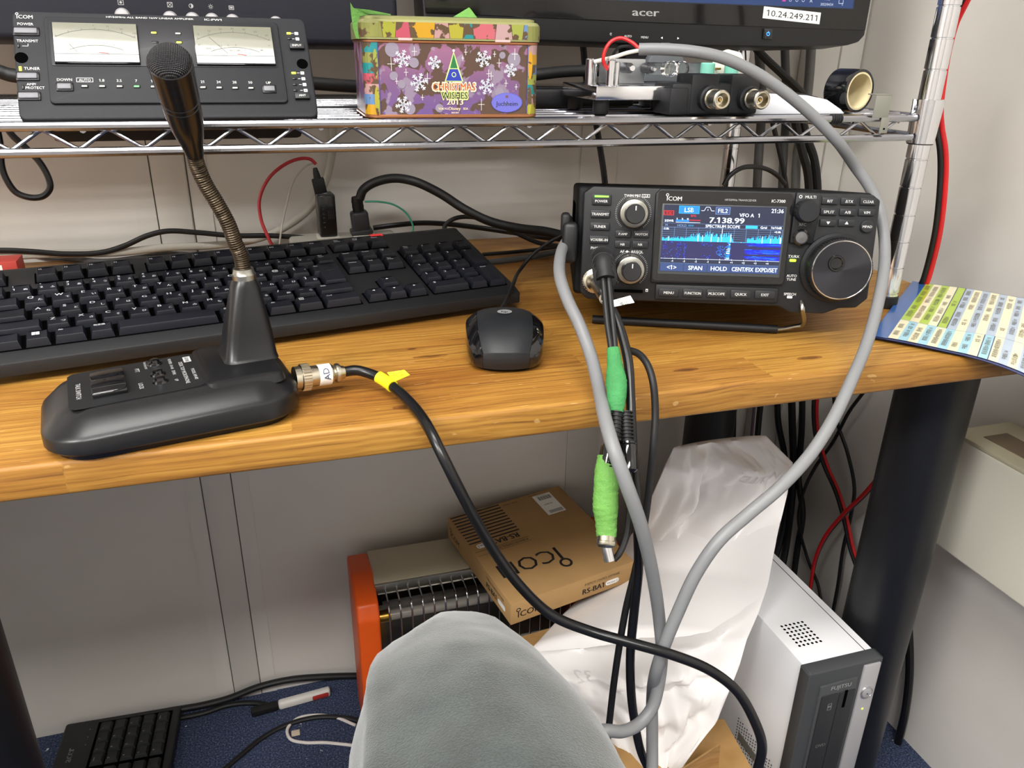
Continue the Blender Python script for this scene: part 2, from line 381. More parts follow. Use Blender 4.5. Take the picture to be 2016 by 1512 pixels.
def empty(name, loc, rot=(0, 0, 0), **tags):
    o = bpy.data.objects.new(name, None); o.empty_display_size = .05; COL.objects.link(o); o.location = loc; o.rotation_euler = rot
    for k, v in tags.items(): o[k] = v
    return o
def thing(name, label, cat, loc=(0, 0, 0), rot=(0, 0, 0), group=None):
    o = empty(name, loc, rot, label=label, category=cat)
    if group: o['group'] = group
    return o
def tag(o, label, cat, group=None):
    o['label'] = label; o['category'] = cat
    if group: o['group'] = group
    return o
def cable(name, pts, r, m, label, cat='cable', n=10, group=None, squash=1.0, smooth=8):
    g = G(); g.tube(pts, r, m, n, smooth, squash)
    return tag(g.obj(name), label, cat, group)
def icom(d, x, y, h, m, al='L', bold=.012, rot=0):       # the maker's wordmark: capitals with a ring over the i
    vs, fs, w1 = text_geo('COM', bold); k = h / CAPH
    M0 = d.M; d.M = d.M @ T(x, y, 0) @ RZ(rot)
    d.rect(0, -h * .5, h * .16, h * .42, m); d.ring(h * .08, h * .75, h * .2, h * .33, m)
    d.text('COM', h * .32, 0, h, m, 'L', bold); d.M = M0

# ================================================================== SETTING
def slab(name, c, size, m, r=0, **kw):
    g = G(); g.box((0, 0, 0), size, m, r); o = g.obj(name); o.location = c; o['kind'] = 'structure'
    return o
WX = .82; WY = 1.0; XL = -2.6; YF = -2.8; H = 2.45
slab('floor', ((WX + XL) / 2, (WY + YF) / 2, -.05), (WX - XL + .2, WY - YF + .2, .1), MC['carpet_tile'])
slab('ceiling', ((WX + XL) / 2, (WY + YF) / 2, H + .05), (WX - XL + .2, WY - YF + .2, .1), CEILM)
slab('wall_back', ((WX + XL) / 2, WY + .05, H / 2), (WX - XL + .2, .1, H), MC['wall_panel_paint'])
slab('wall_right', (WX + .05, (WY + YF) / 2, H / 2), (.1, WY - YF - .001, H), MC['wall_panel_paint'])
slab('wall_left', (XL - .05, (WY + YF) / 2, H / 2), (.1, WY - YF - .001, H), MC['wall_panel_paint'])
slab('wall_front', ((WX + XL) / 2, YF - .05, H / 2), (WX - XL + .2, .1, H), MC['wall_panel_paint'])
g = G()                                          # joint strips between the wall panels
GAP = mat('panel_gap', rgb(72, 67, 60), .9)
g.box((-.106, -.0006, H / 2), (.084, .0012, H), TRIMM); g.box((-.106, -.0016, H / 2), (.036, .001, H), TRIMM, .0003)
for x in (-.1255, -.0865): g.box((x, -.0013, H / 2), (.0013, .0004, H), GAP)
o = g.obj('trim_1'); o.location = (0, WY, 0); o['kind'] = 'structure'
g = G(); g.prism([(0, 0), (.055, 0), (.055, .002), (.008, .004), (0, .002)], 0, 1.75, TRIMM, M=RX(PI / 2) @ T(0, 0, 0))
o = g.obj('seam_shade_strip'); o.location = (.405, WY, 0); o.rotation_euler = (0, 0, 0); o['kind'] = 'structure'
bpy.data.objects.remove(o)
g = G(); g.box((.43, -.001, H / 2), (.052, .002, H), TRIMM, .0008)  # strip put in for a soft shaded band between two seams
o = g.obj('seam_shade_strip'); o.location = (0, WY, 0); o['kind'] = 'structure'
g = G(); g.box((.745, -.011, H / 2), (.05, .022, H), TRIMM, .004, 3); g.box((.80, -.004, H / 2), (.036, .008, H), TRIMM, .002)
o = g.obj('trim_3'); o.location = (0, WY, 0); o['kind'] = 'structure'

for i, (x, y, z, sx, sy, pw) in enumerate(LAMPS):       # ceiling fittings
    t = thing('ceiling_light', ['white fluorescent ceiling fitting above the desk', 'white fluorescent ceiling fitting behind the viewer on the right', 'unseen white ceiling fitting added on the left to brighten the right wall'][i], 'lamp', (x, y, z), group='ceiling lights')
    G().box((0, 0, .02), (sx + .04, sy + .04, .06), CEILM, .006).obj('housing', t)
    G().box((0, 0, -.02), (sx, sy, .03), em('diffuser_glow', (255, 252, 246), 6.0), .004).obj('diffuser', t)

# ================================================================== DESK
DT = .70
t = thing('desk', 'pine-topped desk with black round steel legs, worn orange varnish', 'desk', (0, 0, 0))
g = G(); g.box((-.165, .727, DT - .0115), (1.67, .518, .023), MC['pine_wood'], .003, 3); g.obj('tabletop', t)  # unseen left end made longer to shade the wall below
for x, y in ((.622, .562), (.598, .916), (-.264, .562)):
    g = G(); g.lathe([(.036, .012), (.0365, .014), (.0365, DT - .0235)], LEGB, T(x, y, 0), 32); l = g.obj('leg', t)
    G().lathe([(.03, 0), (.034, .003), (.034, .012), (.01, .012)], RUB, T(x, y, 0), 24).obj('foot', l)
g = G(); g.box((.17, .93, DT - .045), (.8, .02, .04), LEGB, .002); g.obj('rear_rail', t)
ct = thing('shading_cabinet', 'pale steel drawer cabinet added out of view to shade the wall below the desk', 'cabinet', (-.72, .70, 0))  # added out of view to keep light off the wall below the desk
G().box((0, 0, .338), (.44, .46, .676), mat('pale_steel', rgb(190, 188, 180), .5), .004).obj('body', ct)
for z_ in (.12, .33, .54):
    dw = G().box((0, -.236, z_), (.42, .014, .20), MC['pale_steel'], .003).obj('drawer', ct); G().box((0, -.248, z_ + .07), (.12, .012, .012), CHR, .003).obj('handle', dw)

# ================================================================== WIRE RACK
DK = .8815
rk = thing('wire_rack', 'chrome wire rack with one shelf standing on the desk', 'shelf', (0, 0, 0))
XR, XLF, YN, YB = .577, -.46, .603, .915
for x, y in ((XR, YN), (XR, YB), (XLF, YN), (XLF, YB)):
    prof = [(.0088, .712), (.0095, .7125)]; z = .9444 - .0254 * 9
    while z < 1.3:
        prof += [(.0095, z - .0011), (.0086, z - .0007), (.0086, z + .0002), (.0095, z + .0006)]; z += .0254
    prof += [(.0095, 1.3), (.0085, 1.302)]
    p = G().lathe(prof, CHR, T(x, y, 0), 32).obj('post', rk)
    G().lathe([(.0095, DT), (.0105, DT + .001), (.0105, DT + .0115), (.0092, DT + .0125)], RUB, T(x, y, 0), 24).obj('post_foot', p)
    s = 1 if x > 0 else -1
    G().lathe([(.0096, .8565), (.0118, .8565), (.0134, .894), (.0096, .8945)][::1], CHR, T(x, y, 0), 32).lathe([(.0098, .8555), (.0112, .8555), (.0112, .8568), (.0098, .8568)], RUB, T(x, y, 0), 24).obj('collar', p)
def truss(a, b, name):
    a = Vector(a); b = Vector(b)
    G().tube([a, b], .0031, CHRW, 10, 0).obj('upper_rail', rk)
    lo = Vector((0, 0, -.0165))
    G().tube([a + lo, b + lo], .0031, CHRW, 10, 0).obj('lower_rail', rk)
    return
truss((XLF + .012, .600, DK - .003), (XR - .014, .600, DK - .003), 'front')
truss((XLF + .012, .918, DK - .003), (XR - .014, .918, DK - .003), 'back')
truss((XR, YN + .012, DK - .003), (XR, YB - .012, DK - .003), 'right')
truss((XLF, YN + .012, DK - .003), (XLF, YB - .012, DK - .003), 'left')
for yy in (.6025, .9155):
    pts = []; x = -.1585 - .04 * 7
    while x < XR - .025:
        for dx, dz in ((-.0022, .0008), (0, 0), (.0022, .0008), (.0178, .0112), (.02, .012), (.0222, .0112)): pts.append((x + dx, yy, DK - .0176 + dz))
        x += .0402
    G().tube(pts, .0014, CHRW, 8, 0).obj('zigzag_wire', rk)
for k in range(15):
    y = .6105 + k * .0212
    G().tube([(XLF + .004, y, DK - .0018), (XR - .004, y, DK - .0018)], .0017, CHRW, 8, 0).obj('deck_wire', rk)
for x in (-.423, -.268, -.113, .042, .2, .358, .5):
    G().tube([(x, .604, DK - .0058), (x, .914, DK - .0058)], .0022, CHRW, 8, 0).obj('support_rod', rk)

# ================================================================== TRANSCEIVER
RP = empty('tmp', (0, 0, 0)); bpy.data.objects.remove(RP)
rad = thing('radio_transceiver', 'black amateur radio transceiver with lit blue spectrum screen and big tuning dial', 'radio', (.3585, .554, .7345), (-.14, 0, -.3585))
mm = .001
g = G(); g.box((-.0025, .115, .0475), (.246, .195, .092), RBLK, .004, 3)
for q_ in range(9): g.box((-.1257, .06 + q_ * .012, .052), (.0008, .005, .05), DARKH); g.obj('case', rad)
g = G()
g.prism([(-.12, .006), (-.114, .0), (.048, -.001), (.058, -.006), (.086, -.006), (.098, -.001), (.112, .0), (.1205, .008), (.1195, .088), (.113, .0925), (-.113, .0935), (-.1205, .088)], .001, .020, RBLK, .0014, seg=3)
g.prism([(-.061, .016), (.049, .017), (.050, .088), (.046, .093), (-.058, .093), (-.062, .089)], -.0022, .004, RBLK, .0015)
g.prism([(.050, .052), (.069, .052), (.0725, .09), (.070, .0925), (.051, .093)], -.0022, .004, RBLK, .0015)
g.lathe([(.0285, 0), (.0285, .006), (.0265, .008), (.0, .008)], RBLK, T(.0895, .004, .033) @ RX(PI / 2), 48)
g.box((-.0055, -.0006, .0085), (.102, .003, .0125), RBLK, .001)
fp = g.obj('front_panel', rad)
g = G(); d = D2(g, FRONT(-.0022)); d.rrect(-.0598, .0182, .0485, .0918, .003, BLKG); g.obj('display_cover', fp)
# printed lettering on the panel
g = G(); d = D2(g, FRONT(-.0024)); icom(d, -.0527, .0855, .0036, WHT)
d.text('HF/50MHz TRANSCEIVER', .0195, .0856, .0017, DIMW, 'R'); d.text('IC-7300', .0428, .0856, .0025, WHT, 'R', .02)
d.text('MULTI', .0625, .0895, .0023, WHT); d.ring(.0545, .0895, .0008, .0013, WHT); d.text('XFC', .0585, .0675, .0023, DIMW)
g.obj('lettering', fp); g = G(); d = D2(g, FRONT(.001))
d.text('TWIN PBT', -.0805, .0868, .0022, WHT); d.frame(-.0727, .0855, -.0663, .0882, .0003, WHT); d.text('CLR', -.0695, .0868, .0018, WHT)
d.text('PHONES', -.1064, .0433, .0024, WHT); d.text('AF', -.0862, .0411, .0023, WHT); d.disc(-.0821, .0411, .0009, WHT); d.line(-.0838, .0411, -.0803, .0411, .0003, WHT); d.text('RF/SQL', -.0735, .0411, .0023, WHT)
d.text('TX/RX', .0555, .0412, .0023, WHT); d.text('AUTO', .0557, .0252, .0022, WHT); d.text('TUNE', .0557, .0222, .0022, WHT)
d.text('SPEECH', .056, .0098, .0022, WHT); d.rrect(.0538, .0062, .0583, .0082, .0006, WHT)
d.rect(-.0645, .0078, -.0625, .0102, WHT); d.up(); d.rect(-.0641, .0083, -.0629, .0093, INK)
g.obj('lettering', fp)
for cx_, cz in ((-.079, .0728), (-.0788, .0264)):
    g = G(); d = D2(g, FRONT(.001))
    for k in range(49):
        a = math.radians(-50 + k * 280 / 48); r0, r1 = .0137, .0150
        d.line(cx_ + r0 * math.cos(a), cz + r0 * math.sin(a), cx_ + r1 * math.cos(a), cz + r1 * math.sin(a), .0003, DIMW)
    g.obj('scale_marks', fp)
# LCD
SCR = em('lcd_navy', (34, 40, 66), .9); CY = em('lcd_cyan', (40, 170, 232), 1.2); WE = em('lcd_white', (225, 238, 255), 1.35); BL = em('lcd_blue', (25, 120, 235), 1.2)
DB = em('lcd_deep_blue', (24, 24, 200), 1.1); RE = em('lcd_red', (225, 40, 50), 1.1); SL = em('lcd_slate', (50, 70, 118), 1.0); PURP = em('lcd_purple', (40, 38, 88), .9); DRE = em('lcd_dark_red', (110, 20, 36), 1); GL = em('lcd_grid', (120, 150, 200), .9)
g = G(); g.box((-.0057, -.0024, .0525), (.1005, .001, .0575), mat('lcd_rim', rgb(70, 74, 76), .35), .0004)
d = D2(g, FRONT(-.0030)); x0, x1, z0, z1 = -.0545, .0430, .0262, .0805
d.rect(x0, z0, x1, z1, SCR); d.up()
g.obj('screen', fp)
g = G(); d = D2(g, FRONT(-.0031))
def SX(p): return x0 + (p - 130) / (1660 - 130) * (x1 - x0) if False else x0 + p * (x1 - x0)
# fractions across (0..1) and down (0..1) of the screen
def sxy(a, b): return x0 + a * (x1 - x0), z1 - b * (z1 - z0)
def R2(a0, b0, a1, b1, m): p = sxy(a0, b1); q = sxy(a1, b0); d.rect(p[0], p[1], q[0], q[1], m)
def TT(s, a, b, h, m, al='C', bold=.01, width=None): x, y = sxy(a, b); d.text(s, x, y, h, m, al, bold, width=width)
R2(0, .535, 1, .80, PURP); R2(0, .875, 1, .995, SL)
d.up()
R2(.125, .01, .295, .125, CY); R2(.0, .085, .085, .155, RE); R2(.43, .015, .55, .125, GL)
for k in range(11): R2(k * .1 - .0012, .325, k * .1 + .0012, .53, GL)
for k in range(7): R2(0, .34 + k * .03, 1, .3432 + k * .03, GL)
R2(0, .27, 1, .273, GL); R2(0, .325, 1, .328, GL); R2(0, .80, 1, .804, WE); R2(0, .868, 1, .871, GL)
for k in range(6): R2(k * .2 - .002, .875, k * .2 + .002, .995, SCR)
for k in range(9):
    R2((k + 1) * .1 - .002, .79, (k + 1) * .1 + .002, .81, WE); TT(('%+d' % (k - 4)) if k != 4 else '0', (k + 1) * .1, .838, .0016, WE)
R2(.105, .215, .215, .245, BL); R2(.215, .215, .31, .225, RE); R2(.105, .252, .31, .257, WE)
d.up()
R2(.128, .015, .292, .12, BL); R2(.005, .09, .080, .150, DRE); R2(.434, .02, .546, .12, SL)
TT('LSB', .21, .068, .0038, WE); TT('TX', .0425, .12, .0027, RE, bold=.03); TT('FIL2', .49, .068, .0035, WE)
TT('21:36', .94, .05, .0033, WE); TT('VFO A', .69, .125, .0030, WE); TT('1', .79, .125, .0032, WE); TT('RFG', .25, .155, .0018, RE)
TT('7.138.99', .53, .208, .0046, WE, bold=.03, width=.0285); TT('S/SWR', .05, .235, .0019, WE)
TT('1   5   9', .16, .205, .0015, WE, width=.010)
TT('SPECTRUM SCOPE', .50, .30, .0024, WE, width=.028); R2(.69, .277, .79, .322, CY); TT('Grid', .84, .30, .0021, WE); TT('1k/10dB', .945, .30, .0019, WE)
TT('HOLD', .16, .30, .0020, GL); TT('>>>', .235, .30, .0019, CY); TT('M', .03, .30, .0020, GL); TT('-5.0k', .03, .352, .0017, WE); TT('+5.0k', .96, .362, .0017, WE)
for i, s_ in enumerate(('<1>', 'SPAN', 'HOLD', 'CENT/FIX', 'EXPD/SET')):
    TT(s_, .1 + .2 * i, .935, .0036, WE, width=None if i < 3 else .0178)
xx, yy = sxy(.355, .1)
for a in (((.31, .075), (.335, .075)), ((.335, .075), (.35, .022)), ((.35, .022), (.38, .022)), ((.38, .022), (.395, .075)), ((.395, .075), (.42, .075)), ((.365, .075), (.365, .05))):
    p, q = sxy(*a[0]), sxy(*a[1]); d.line(p[0], p[1], q[0], q[1], .0003, WE)
# trace and waterfall
N = 190
def env(t):
    h = .045
    if .2 < t < .57: h = .08 + .035 * math.exp(-((t - .38) / .06) ** 2)
    if .5 < t < .58: h = .10
    if .59 <= t < .71: h = .006
    if t >= .71: h = .05 + .05 * min(1, (t - .71) / .2)
    return h
for k in range(N):
    t_ = k / N; h = env(t_) * (1 + R.uniform(-.45, .3)) * 1.15; R2(t_, .535 - h, t_ + 1 / N, .535, CY if R.random() > .06 else WE)
R2(.498, .33, .502, .53, WE); R2(.572, .42, .58, .535, WE)
for k in range(420):
    a = R.random()
    if a < .24: u, v = R.choice((.02, .04, .08, .13, .15, .19, .2)) + R.uniform(-.012, .012), R.uniform(.54, .8)
    elif a < .32: u, v = R.uniform(.33, .42), R.choice((R.uniform(.54, .6), R.uniform(.74, .78)))
    elif a < .62: u = R.uniform(.46, .585); v = .56 + R.random() * (.12 + (u - .46) * 1.0) + .03
    else: continue
    R2(u, v, u + .006, v + .006, R.choice((DB, BL, BL, CY)) if u > .44 else R.choice((DB, DB, BL)))
for k in range(30): v = .54 + k * .0085; R2(.56 + R.uniform(-.02, .01), v, .578, v + .006, R.choice((CY, BL, WE)))
for k in range(260):
    u = R.uniform(.72, .985); L_ = R.uniform(.01, .09) * (.4 + (u - .7) * 3); v = R.choice([.545, .56, .575, .64, .655, .67, .69, .745, .76, .78]) + R.uniform(-.012, .012)
    R2(max(.70, u - L_), v, min(1, u + L_), v + .005, R.choice((DB, DB, DB, BL)))
g.obj('screen_graphics', fp)
# buttons
def button(parent, cx, cz, w_, h_, txt, face=.001, m=BTN, dp=.0022, th=None, tm=WHT, r=.0006, name='button', width=None):
    g = G(); g.box((cx, face - dp / 2 + .0004, cz), (w_, dp, h_), m, r, 2)
    if txt:
        d = D2(g, FRONT(face - dp + .0004)); d.text(txt, cx, cz, th or .0023, tm, 'C', .012, width=width)
    return g.obj(name, parent)
b = button(rad, -.1058, .0829, .0156, .0086, None, name='power_button')
g = G(); d = D2(g, FRONT(-.0009)); d.rect(-.1115, .0849, -.1, .0862, em('green_led', (120, 255, 60), 2.5)); d.text('POWER', -.1058, .0818, .0022, WHT, 'C', .012); g.obj('power_lamp', b)
for x, z, s_ in ((-.1062, .0713, 'TRANSMIT'), (-.1060, .0612, 'TUNER'), (-.1061, .0503, 'VOX/BK-IN')): button(rad, x, z, .0160, .0062, s_, width=.0145 if len(s_) > 6 else None)
for x, z, s_ in ((-.0864, .0556, 'P.AMP'), (-.0713, .0559, 'NOTCH'), (-.0864, .0471, 'NB'), (-.0717, .0473, 'NR')): button(rad, x, z, .0128, .0058, s_, th=.002)
for x, z, s_ in ((.0788, .0867, 'RIT'), (.0940, .0868, '⊿TX'), (.1093, .0869, 'CLEAR'), (.0789, .0781, 'SPLIT'), (.0940, .0782, 'A/B'), (.1091, .0784, 'V/M'), (.0794, .0693, ''), (.0942, .0696, '')):
    b = button(rad, x, z, .0130, .0055, s_ if s_[:1] != '⊿' else 'ΔTX', width=.0085 if len(s_) == 5 else None)
    if s_ == '':
        g = G(); d = D2(g, FRONT(-.0009)); k = 1 if x > .09 else -1
        d.poly([(x - .0015, z - .001 * k), (x + .0015, z - .001 * k), (x, z + .0013 * k)][::k], WHT); g.obj('arrow_mark', b)
for i, (x, s_) in enumerate(((-.0455, 'MENU'), (-.0255, 'FUNCTION'), (-.0056, 'M.SCOPE'), (.0144, 'QUICK'), (.0344, 'EXIT'))):
    button(rad, x, .0083 + i * .0002, .0166, .0066, s_, face=-.0016, width=.0135 if len(s_) > 6 else None)
def knob(parent, cx, cz, r, dp, face, prof=None, m=BLK, name='knob', n=32):
    g = G(); g.lathe(prof or [(r, 0), (r, dp * .85), (r * .9, dp), (0, dp)], m, T(cx, face, cz) @ RX(PI / 2), n); return g.obj(name, parent)
for cx_, cz in ((-.079, .0728), (-.0788, .0264)):
    k = knob(rad, cx_, cz, .0125, .009, .001, [(.0128, 0), (.0126, .004), (.0112, .0078), (.0104, .0082), (0, .0082)], STEEL, 'outer_knob', 48)
    k2 = knob(k, cx_, cz, .0078, .019, .001, [(.0082, .007), (.0080, .0185), (.0072, .0195), (0, .0195)], mat('knob_dark', rgb(38, 38, 40), .4), 'inner_knob', 40)
    g = G(); d = D2(g, FRONT(.001 - .0195)); d.rect(cx_ - .0002, cz + .003, cx_ + .0006, cz + .0065, WHT); g.obj('pointer', k)
g = G(); g.lathe([(.0092, 0), (.0090, .011), (.0080, .0125), (0, .0125)], RBLK, T(.0590, -.002, .0785) @ RX(PI / 2), 40)
for k in range(20): a = 2 * PI * k / 20; g.box((.0590 + .0089 * math.cos(a), -.0075, .0785 + .0089 * math.sin(a)), (.0009, .009, .0009), RBLK, .0003, 1)
g.obj('multi_knob', rad)
g = G(); g.lathe([(.0066, 0), (.0066, .002), (.0055, .003), (0, .0027)], BLKG, T(.0583, -.0018, .0572) @ RX(PI / 2), 36); g.lathe([(.0052, 0), (0, .0004)], mat('turned_metal', rgb(120, 120, 122), .45, .9), T(.0583, -.0047, .0572) @ RX(PI / 2), 36); g.obj('round_button', rad)
g = G(); g.lathe([(.0052, 0), (.005, .002), (.0044, .0026), (0, .0026)], BTN, T(.1108, .001, .0672) @ RX(PI / 2), 36)
d = D2(g, FRONT(-.0016)); d.text('MPAD', .1108, .0672, .0021, WHT, 'C', .012); g.obj('round_button', rad)
g = G(); g.box((.0551, .0007, .0379), (.0052, .0014, .0021), em('lime_led', (170, 255, 40), 3), .0006, 2); g.obj('status_lamp', rad)
# tuning dial
g = G(); TD = T(.0893, -.004, .0330) @ RX(PI / 2) @ Matrix.Scale(.955, 4)
g.lathe([(.0258, 0), (.0262, .003), (.0262, .013), (.0254, .0142), (.0, .0142)], mat('dial_rubber', rgb(24, 24, 25), .5), TD, 96)
for k in range(72):
    a = 2 * PI * k / 72; g.box((0, 0, 0), (.0007, .0011, .009), RUB, 0, M=TD @ RZ(a) @ T(.0263, 0, .0078))
dl = g.obj('tuning_dial', rad)
g = G(); g.lathe([(.0243, .0140), (.0249, .0146), (.0243, .0152), (.0236, .0146)], CHR, TD, 96, False); g.obj('chrome_ring', dl)
w = NT('spun_black_metal', .3, .9)
spx = w.n('SeparateXYZ'); w.l(w.tc.outputs['Object'], spx.inputs[0])
w.b.inputs['Base Color'].default_value = (*rgb(66, 66, 70), 1); w.b.inputs['Anisotropic'].default_value = .85
tg = w.n('Tangent', direction_type='RADIAL', axis='Z'); w.l(tg.outputs[0], w.b.inputs['Tangent'])
g = G(); g.lathe([(.0240, .0), (.0238, .0004), (0, .0007)], MC['spun_black_metal'], None, 96)
o = g.obj('dial_face', dl); o.location = (.0893, -.0180, .0330); o.rotation_euler = (PI / 2, 0, 0); o.scale = (.955, .955, .955)
g = G(); g.lathe([(.0068, .0), (.0062, .0013), (.005, .0013), (.0042, .0004), (0, .0002)], BLKG, T(.0840, -.0183, .0385) @ RX(PI / 2), 40); g.obj('finger_dimple', dl)
g = G(); g.box((-.079, .0002, .008), (.024, .003, .0022), DARKH, .0004); g.obj('card_slot', rad)
g = G(); g.box((-.1300, .065, .050), (.006, .13, .026), BLK, .002); g.box((-.1305, .004, .047), (.013, .020, .034), BLK, .004, 3); g.box((-.1345, .012, .062), (.008, .026, .018), RUB, .003, 3); g.obj('carry_handle', rad)
# stand: bent bright wire with a black sleeve
Mi = (Matrix.Translation((.3585, .554, .7345)) @ Matrix.Rotation(-.3585, 4, 'Z') @ Matrix.Rotation(-.14, 4, 'X')).inverted()
def loc_r(p): return Mi @ Vector(p)
a = loc_r((.272, .626, .7045)); b_ = loc_r(P(1530, 648, Z=.7045)); c_ = loc_r(P(1578, 640, Z=.708)); d_ = loc_r(P(1580, 608, Z=.733))
st = G().tube([a, b_, b_.lerp(c_, .7), c_, d_, d_ + Vector((0, .01, .01))], .0020, STEEL, 10, 6).obj('stand_wire', rad)
G().tube([a, a.lerp(b_, .35), b_], .0037, RUB, 12, 0).obj('stand_sleeve', st)
for x in (-.095, .095): G().lathe([(.007, 0), (.008, .001), (.008, .008)], RUB, T(x, .185, -.0065), 20).obj('rubber_foot', rad)
MR = Mi.inverted()

# ================================================================== AMPLIFIER CONTROLLER
amp = thing('amplifier_controller', 'grey amplifier control head with two analogue meters on the wire shelf', 'radio amplifier', (-.053, .605, DK), (-.615, 0, .038))
g = G()
def rpoly(x0, z0, x1, z1, r, n=5):
    p = []
    for cx_, cy_, a0 in ((x1 - r, z0 + r, -90), (x1 - r, z1 - r, 0), (x0 + r, z1 - r, 90), (x0 + r, z0 + r, 180)):
        for k in range(n): a = math.radians(a0 + k * 90 / (n - 1)); p.append((cx_ + r * math.cos(a), cy_ + r * math.sin(a)))
    return p
g.prism(rpoly(-.0955, .0005, .0945, .0810, .005), -.001, .016, AMPG, .0015, seg=3)
g.box((0, .028, .040), (.17, .03, .065), AMPG, .004); g.obj('case', amp)
g = G(); g.prism(rpoly(-.0765, .011, .0745, .0757, .003), -.0032, .001, AMPG, .0012)
pn = g.obj('meter_panel', amp)
g = G(); g.prism(rpoly(-.0735, .0385, .0705, .0722, .001), -.0036, -.0028, mat('amp_recess', rgb(36, 36, 40), .4), .0002); g.obj('meter_recess', pn)
METER = mat('meter_cream', rgb(104, 104, 86), .45, coat=.6)
METG = mat('meter_strip_grey', rgb(70, 72, 78), .4, coat=.6)
for k, (xa, xb) in enumerate(((-.0715, -.0195), (.0163, .0694))):
    g = G(); g.box(((xa + xb) / 2, -.0042, .0545), (xb - xa, .0022, .0305), BLKG, .0004); w_ = g.obj('meter', amp)
    g = G(); d = D2(g, FRONT(-.0053)); d.rect(xa + .0004, .0462, xb - .0004, .0694, METER); d.rect(xa + .0004, .0402, xb - .0004, .0460, METG); d.up()
    d.text('METER-%d' % (k + 1), (xa + xb) / 2, .0431, .0022, WHT, 'C', .02)
    cx_ = (xa + xb) / 2
    MI = mat('meter_ink', rgb(70, 70, 66), .6)
    for rr_, w2, a0, a1, m_ in ((.052, .0003, 62, 118, MI), (.040, .0003, 66, 114, MI), (.0345, .0005, 78, 88, RED)): d.ring(cx_, .0125, rr_, rr_ + w2, m_, a0, a1)
    for q in range(7): a = math.radians(117 - q * 9); d.line(cx_ + .052 * math.cos(a), .0125 + .052 * math.sin(a), cx_ + .0535 * math.cos(a), .0125 + .0535 * math.sin(a), .0003, MI)
    if k == 1:
        for q, s_ in enumerate(('0', '10', '20', '30', '40', '50', '60')): a = math.radians(115 - q * 8.2); d.text(s_, cx_ + .0552 * math.cos(a), .0125 + .0552 * math.sin(a), .0016, MI)
        for q, s_ in enumerate(('1.5', '2', '3')): a = math.radians(103 - q * 7); d.text(s_, cx_ + .0422 * math.cos(a), .0125 + .0422 * math.sin(a), .0014, MI)
        d.text('SWR', cx_ - .0175, .0515, .0013, MI); d.text('∞', cx_ + .018, .0508, .0016, MI); d.text('ALC (dB)', cx_, .0503, .0014, MI); d.text('Id', cx_ - .0235, .0545, .0014, MI); d.text('V', cx_ + .0235, .0545, .0014, MI)
        d.line(cx_ - .0165, .0605, cx_ - .005, .0475, .00025, INK)
    else:
        for q, s_ in enumerate(('100', '50', '10', '5')): a = math.radians(64 + q * 9); d.text(s_, cx_ + .0552 * math.cos(a), .0125 + .0552 * math.sin(a), .0014, MI)
        d.text('50', cx_ + .011, .053, .0013, MI)
        d.line(cx_ - .0165, .0535, cx_ - .012, .0475, .00025, INK)
    g.obj('meter_scale', w_)
g = G(); d = D2(g, FRONT(-.001)); icom(d, -.0925, .0762, .0028, WHT); d.text('HF/50MHz ALL BAND 1kW LINEAR AMPLIFIER', -.0105, .0777, .0013, WHT, width=.056); d.text('IC-PW1', .0305, .0776, .0016, WHT, 'C', .02, width=.0115)
d.text('POWER', -.0877, .0708, .0020, WHT); d.text('TRANSMIT', -.0872, .0582, .0020, WHT, width=.0125); d.line(-.0905, .0543, -.0870, .0543, .0003, WHT); d.line(-.0870, .0543, -.0870, .0560, .0003, WHT)
d.text('TUNER', -.0858, .0378, .0021, WHT); d.text('AMP/', -.0868, .0263, .0018, WHT); d.text('PROTECT', -.0848, .0237, .0019, WHT)
g.obj('lettering', amp); g = G(); d = D2(g, FRONT(-.001))
for x, z, s_ in ((.0870, .0680, '1'), (.0872, .0635, '2'), (.0872, .0357, '1'), (.0874, .0311, '2'), (.0876, .0264, '3'), (.0878, .0217, '4')):
    d.rrect(x - .0013, z - .0012, x + .0013, z + .0012, .0004, WHT); d.line(x - .0038, z, x - .002, z, .0003, WHT); d.up(); d.text(s_, x, z, .0016, INK, bold=.01); d.z -= d.st
g.obj('lettering', amp); g = G(); d = D2(g, FRONT(-.0032))
for x, z, s_ in ((-.009, .0678, 'Po'), (-.009, .0603, 'Id'), (.0063, .0676, 'Vd'), (.0062, .0603, 'SWR'), (-.0668, .0283, 'DOWN'), (-.0446, .0278, '1.8'), (-.034, .0277, '3.5'), (-.0235, .0276, '7'), (-.013, .0274, '10'), (-.0025, .0274, '14'), (.008, .0272, '18'), (.0185, .027, '21'), (.0291, .0269, '24'), (.0396, .0267, '28'), (.0502, .0266, '50'), (.0625, .0264, 'UP')):
    d.text(s_, x, z, .0020, WHT, 'C', .01)
d.text('AUTO', -.0548, .0280, .0019, WHT, 'C', .01); d.frame(-.0598, .0264, -.0498, .0297, .0003, WHT)
g.obj('lettering', amp)
YL = em('yellow_led', (235, 240, 60), 2.2); GRL = em('green_band_led', (120, 225, 130), 1.1); OFF = mat('led_off', rgb(180, 180, 176), .3); BLO = mat('led_dark', rgb(20, 20, 20), .3)
for x, z, m_ in ((-.0092, .0642, YL), (.0063, .0640, OFF), (.0063, .0570, YL), (-.009, .0570, BLO), (-.0552, .0232, OFF), (-.0446, .0232, OFF), (-.034, .0231, OFF), (-.0235, .0231, GRL), (-.013, .0229, OFF), (-.0025, .0227, OFF), (.008, .0226, OFF), (.0185, .0224, OFF), (.0291, .0222, OFF), (.0396, .0220, OFF), (.0502, .0219, OFF)):
    G().box((x, -.0034, z), (.0046, .0010, .0021), BLO, .0009, 2).box((x, -.0038, z), (.0034, .0006, .0013), m_, .0003, 2).obj('indicator_lamp', amp)
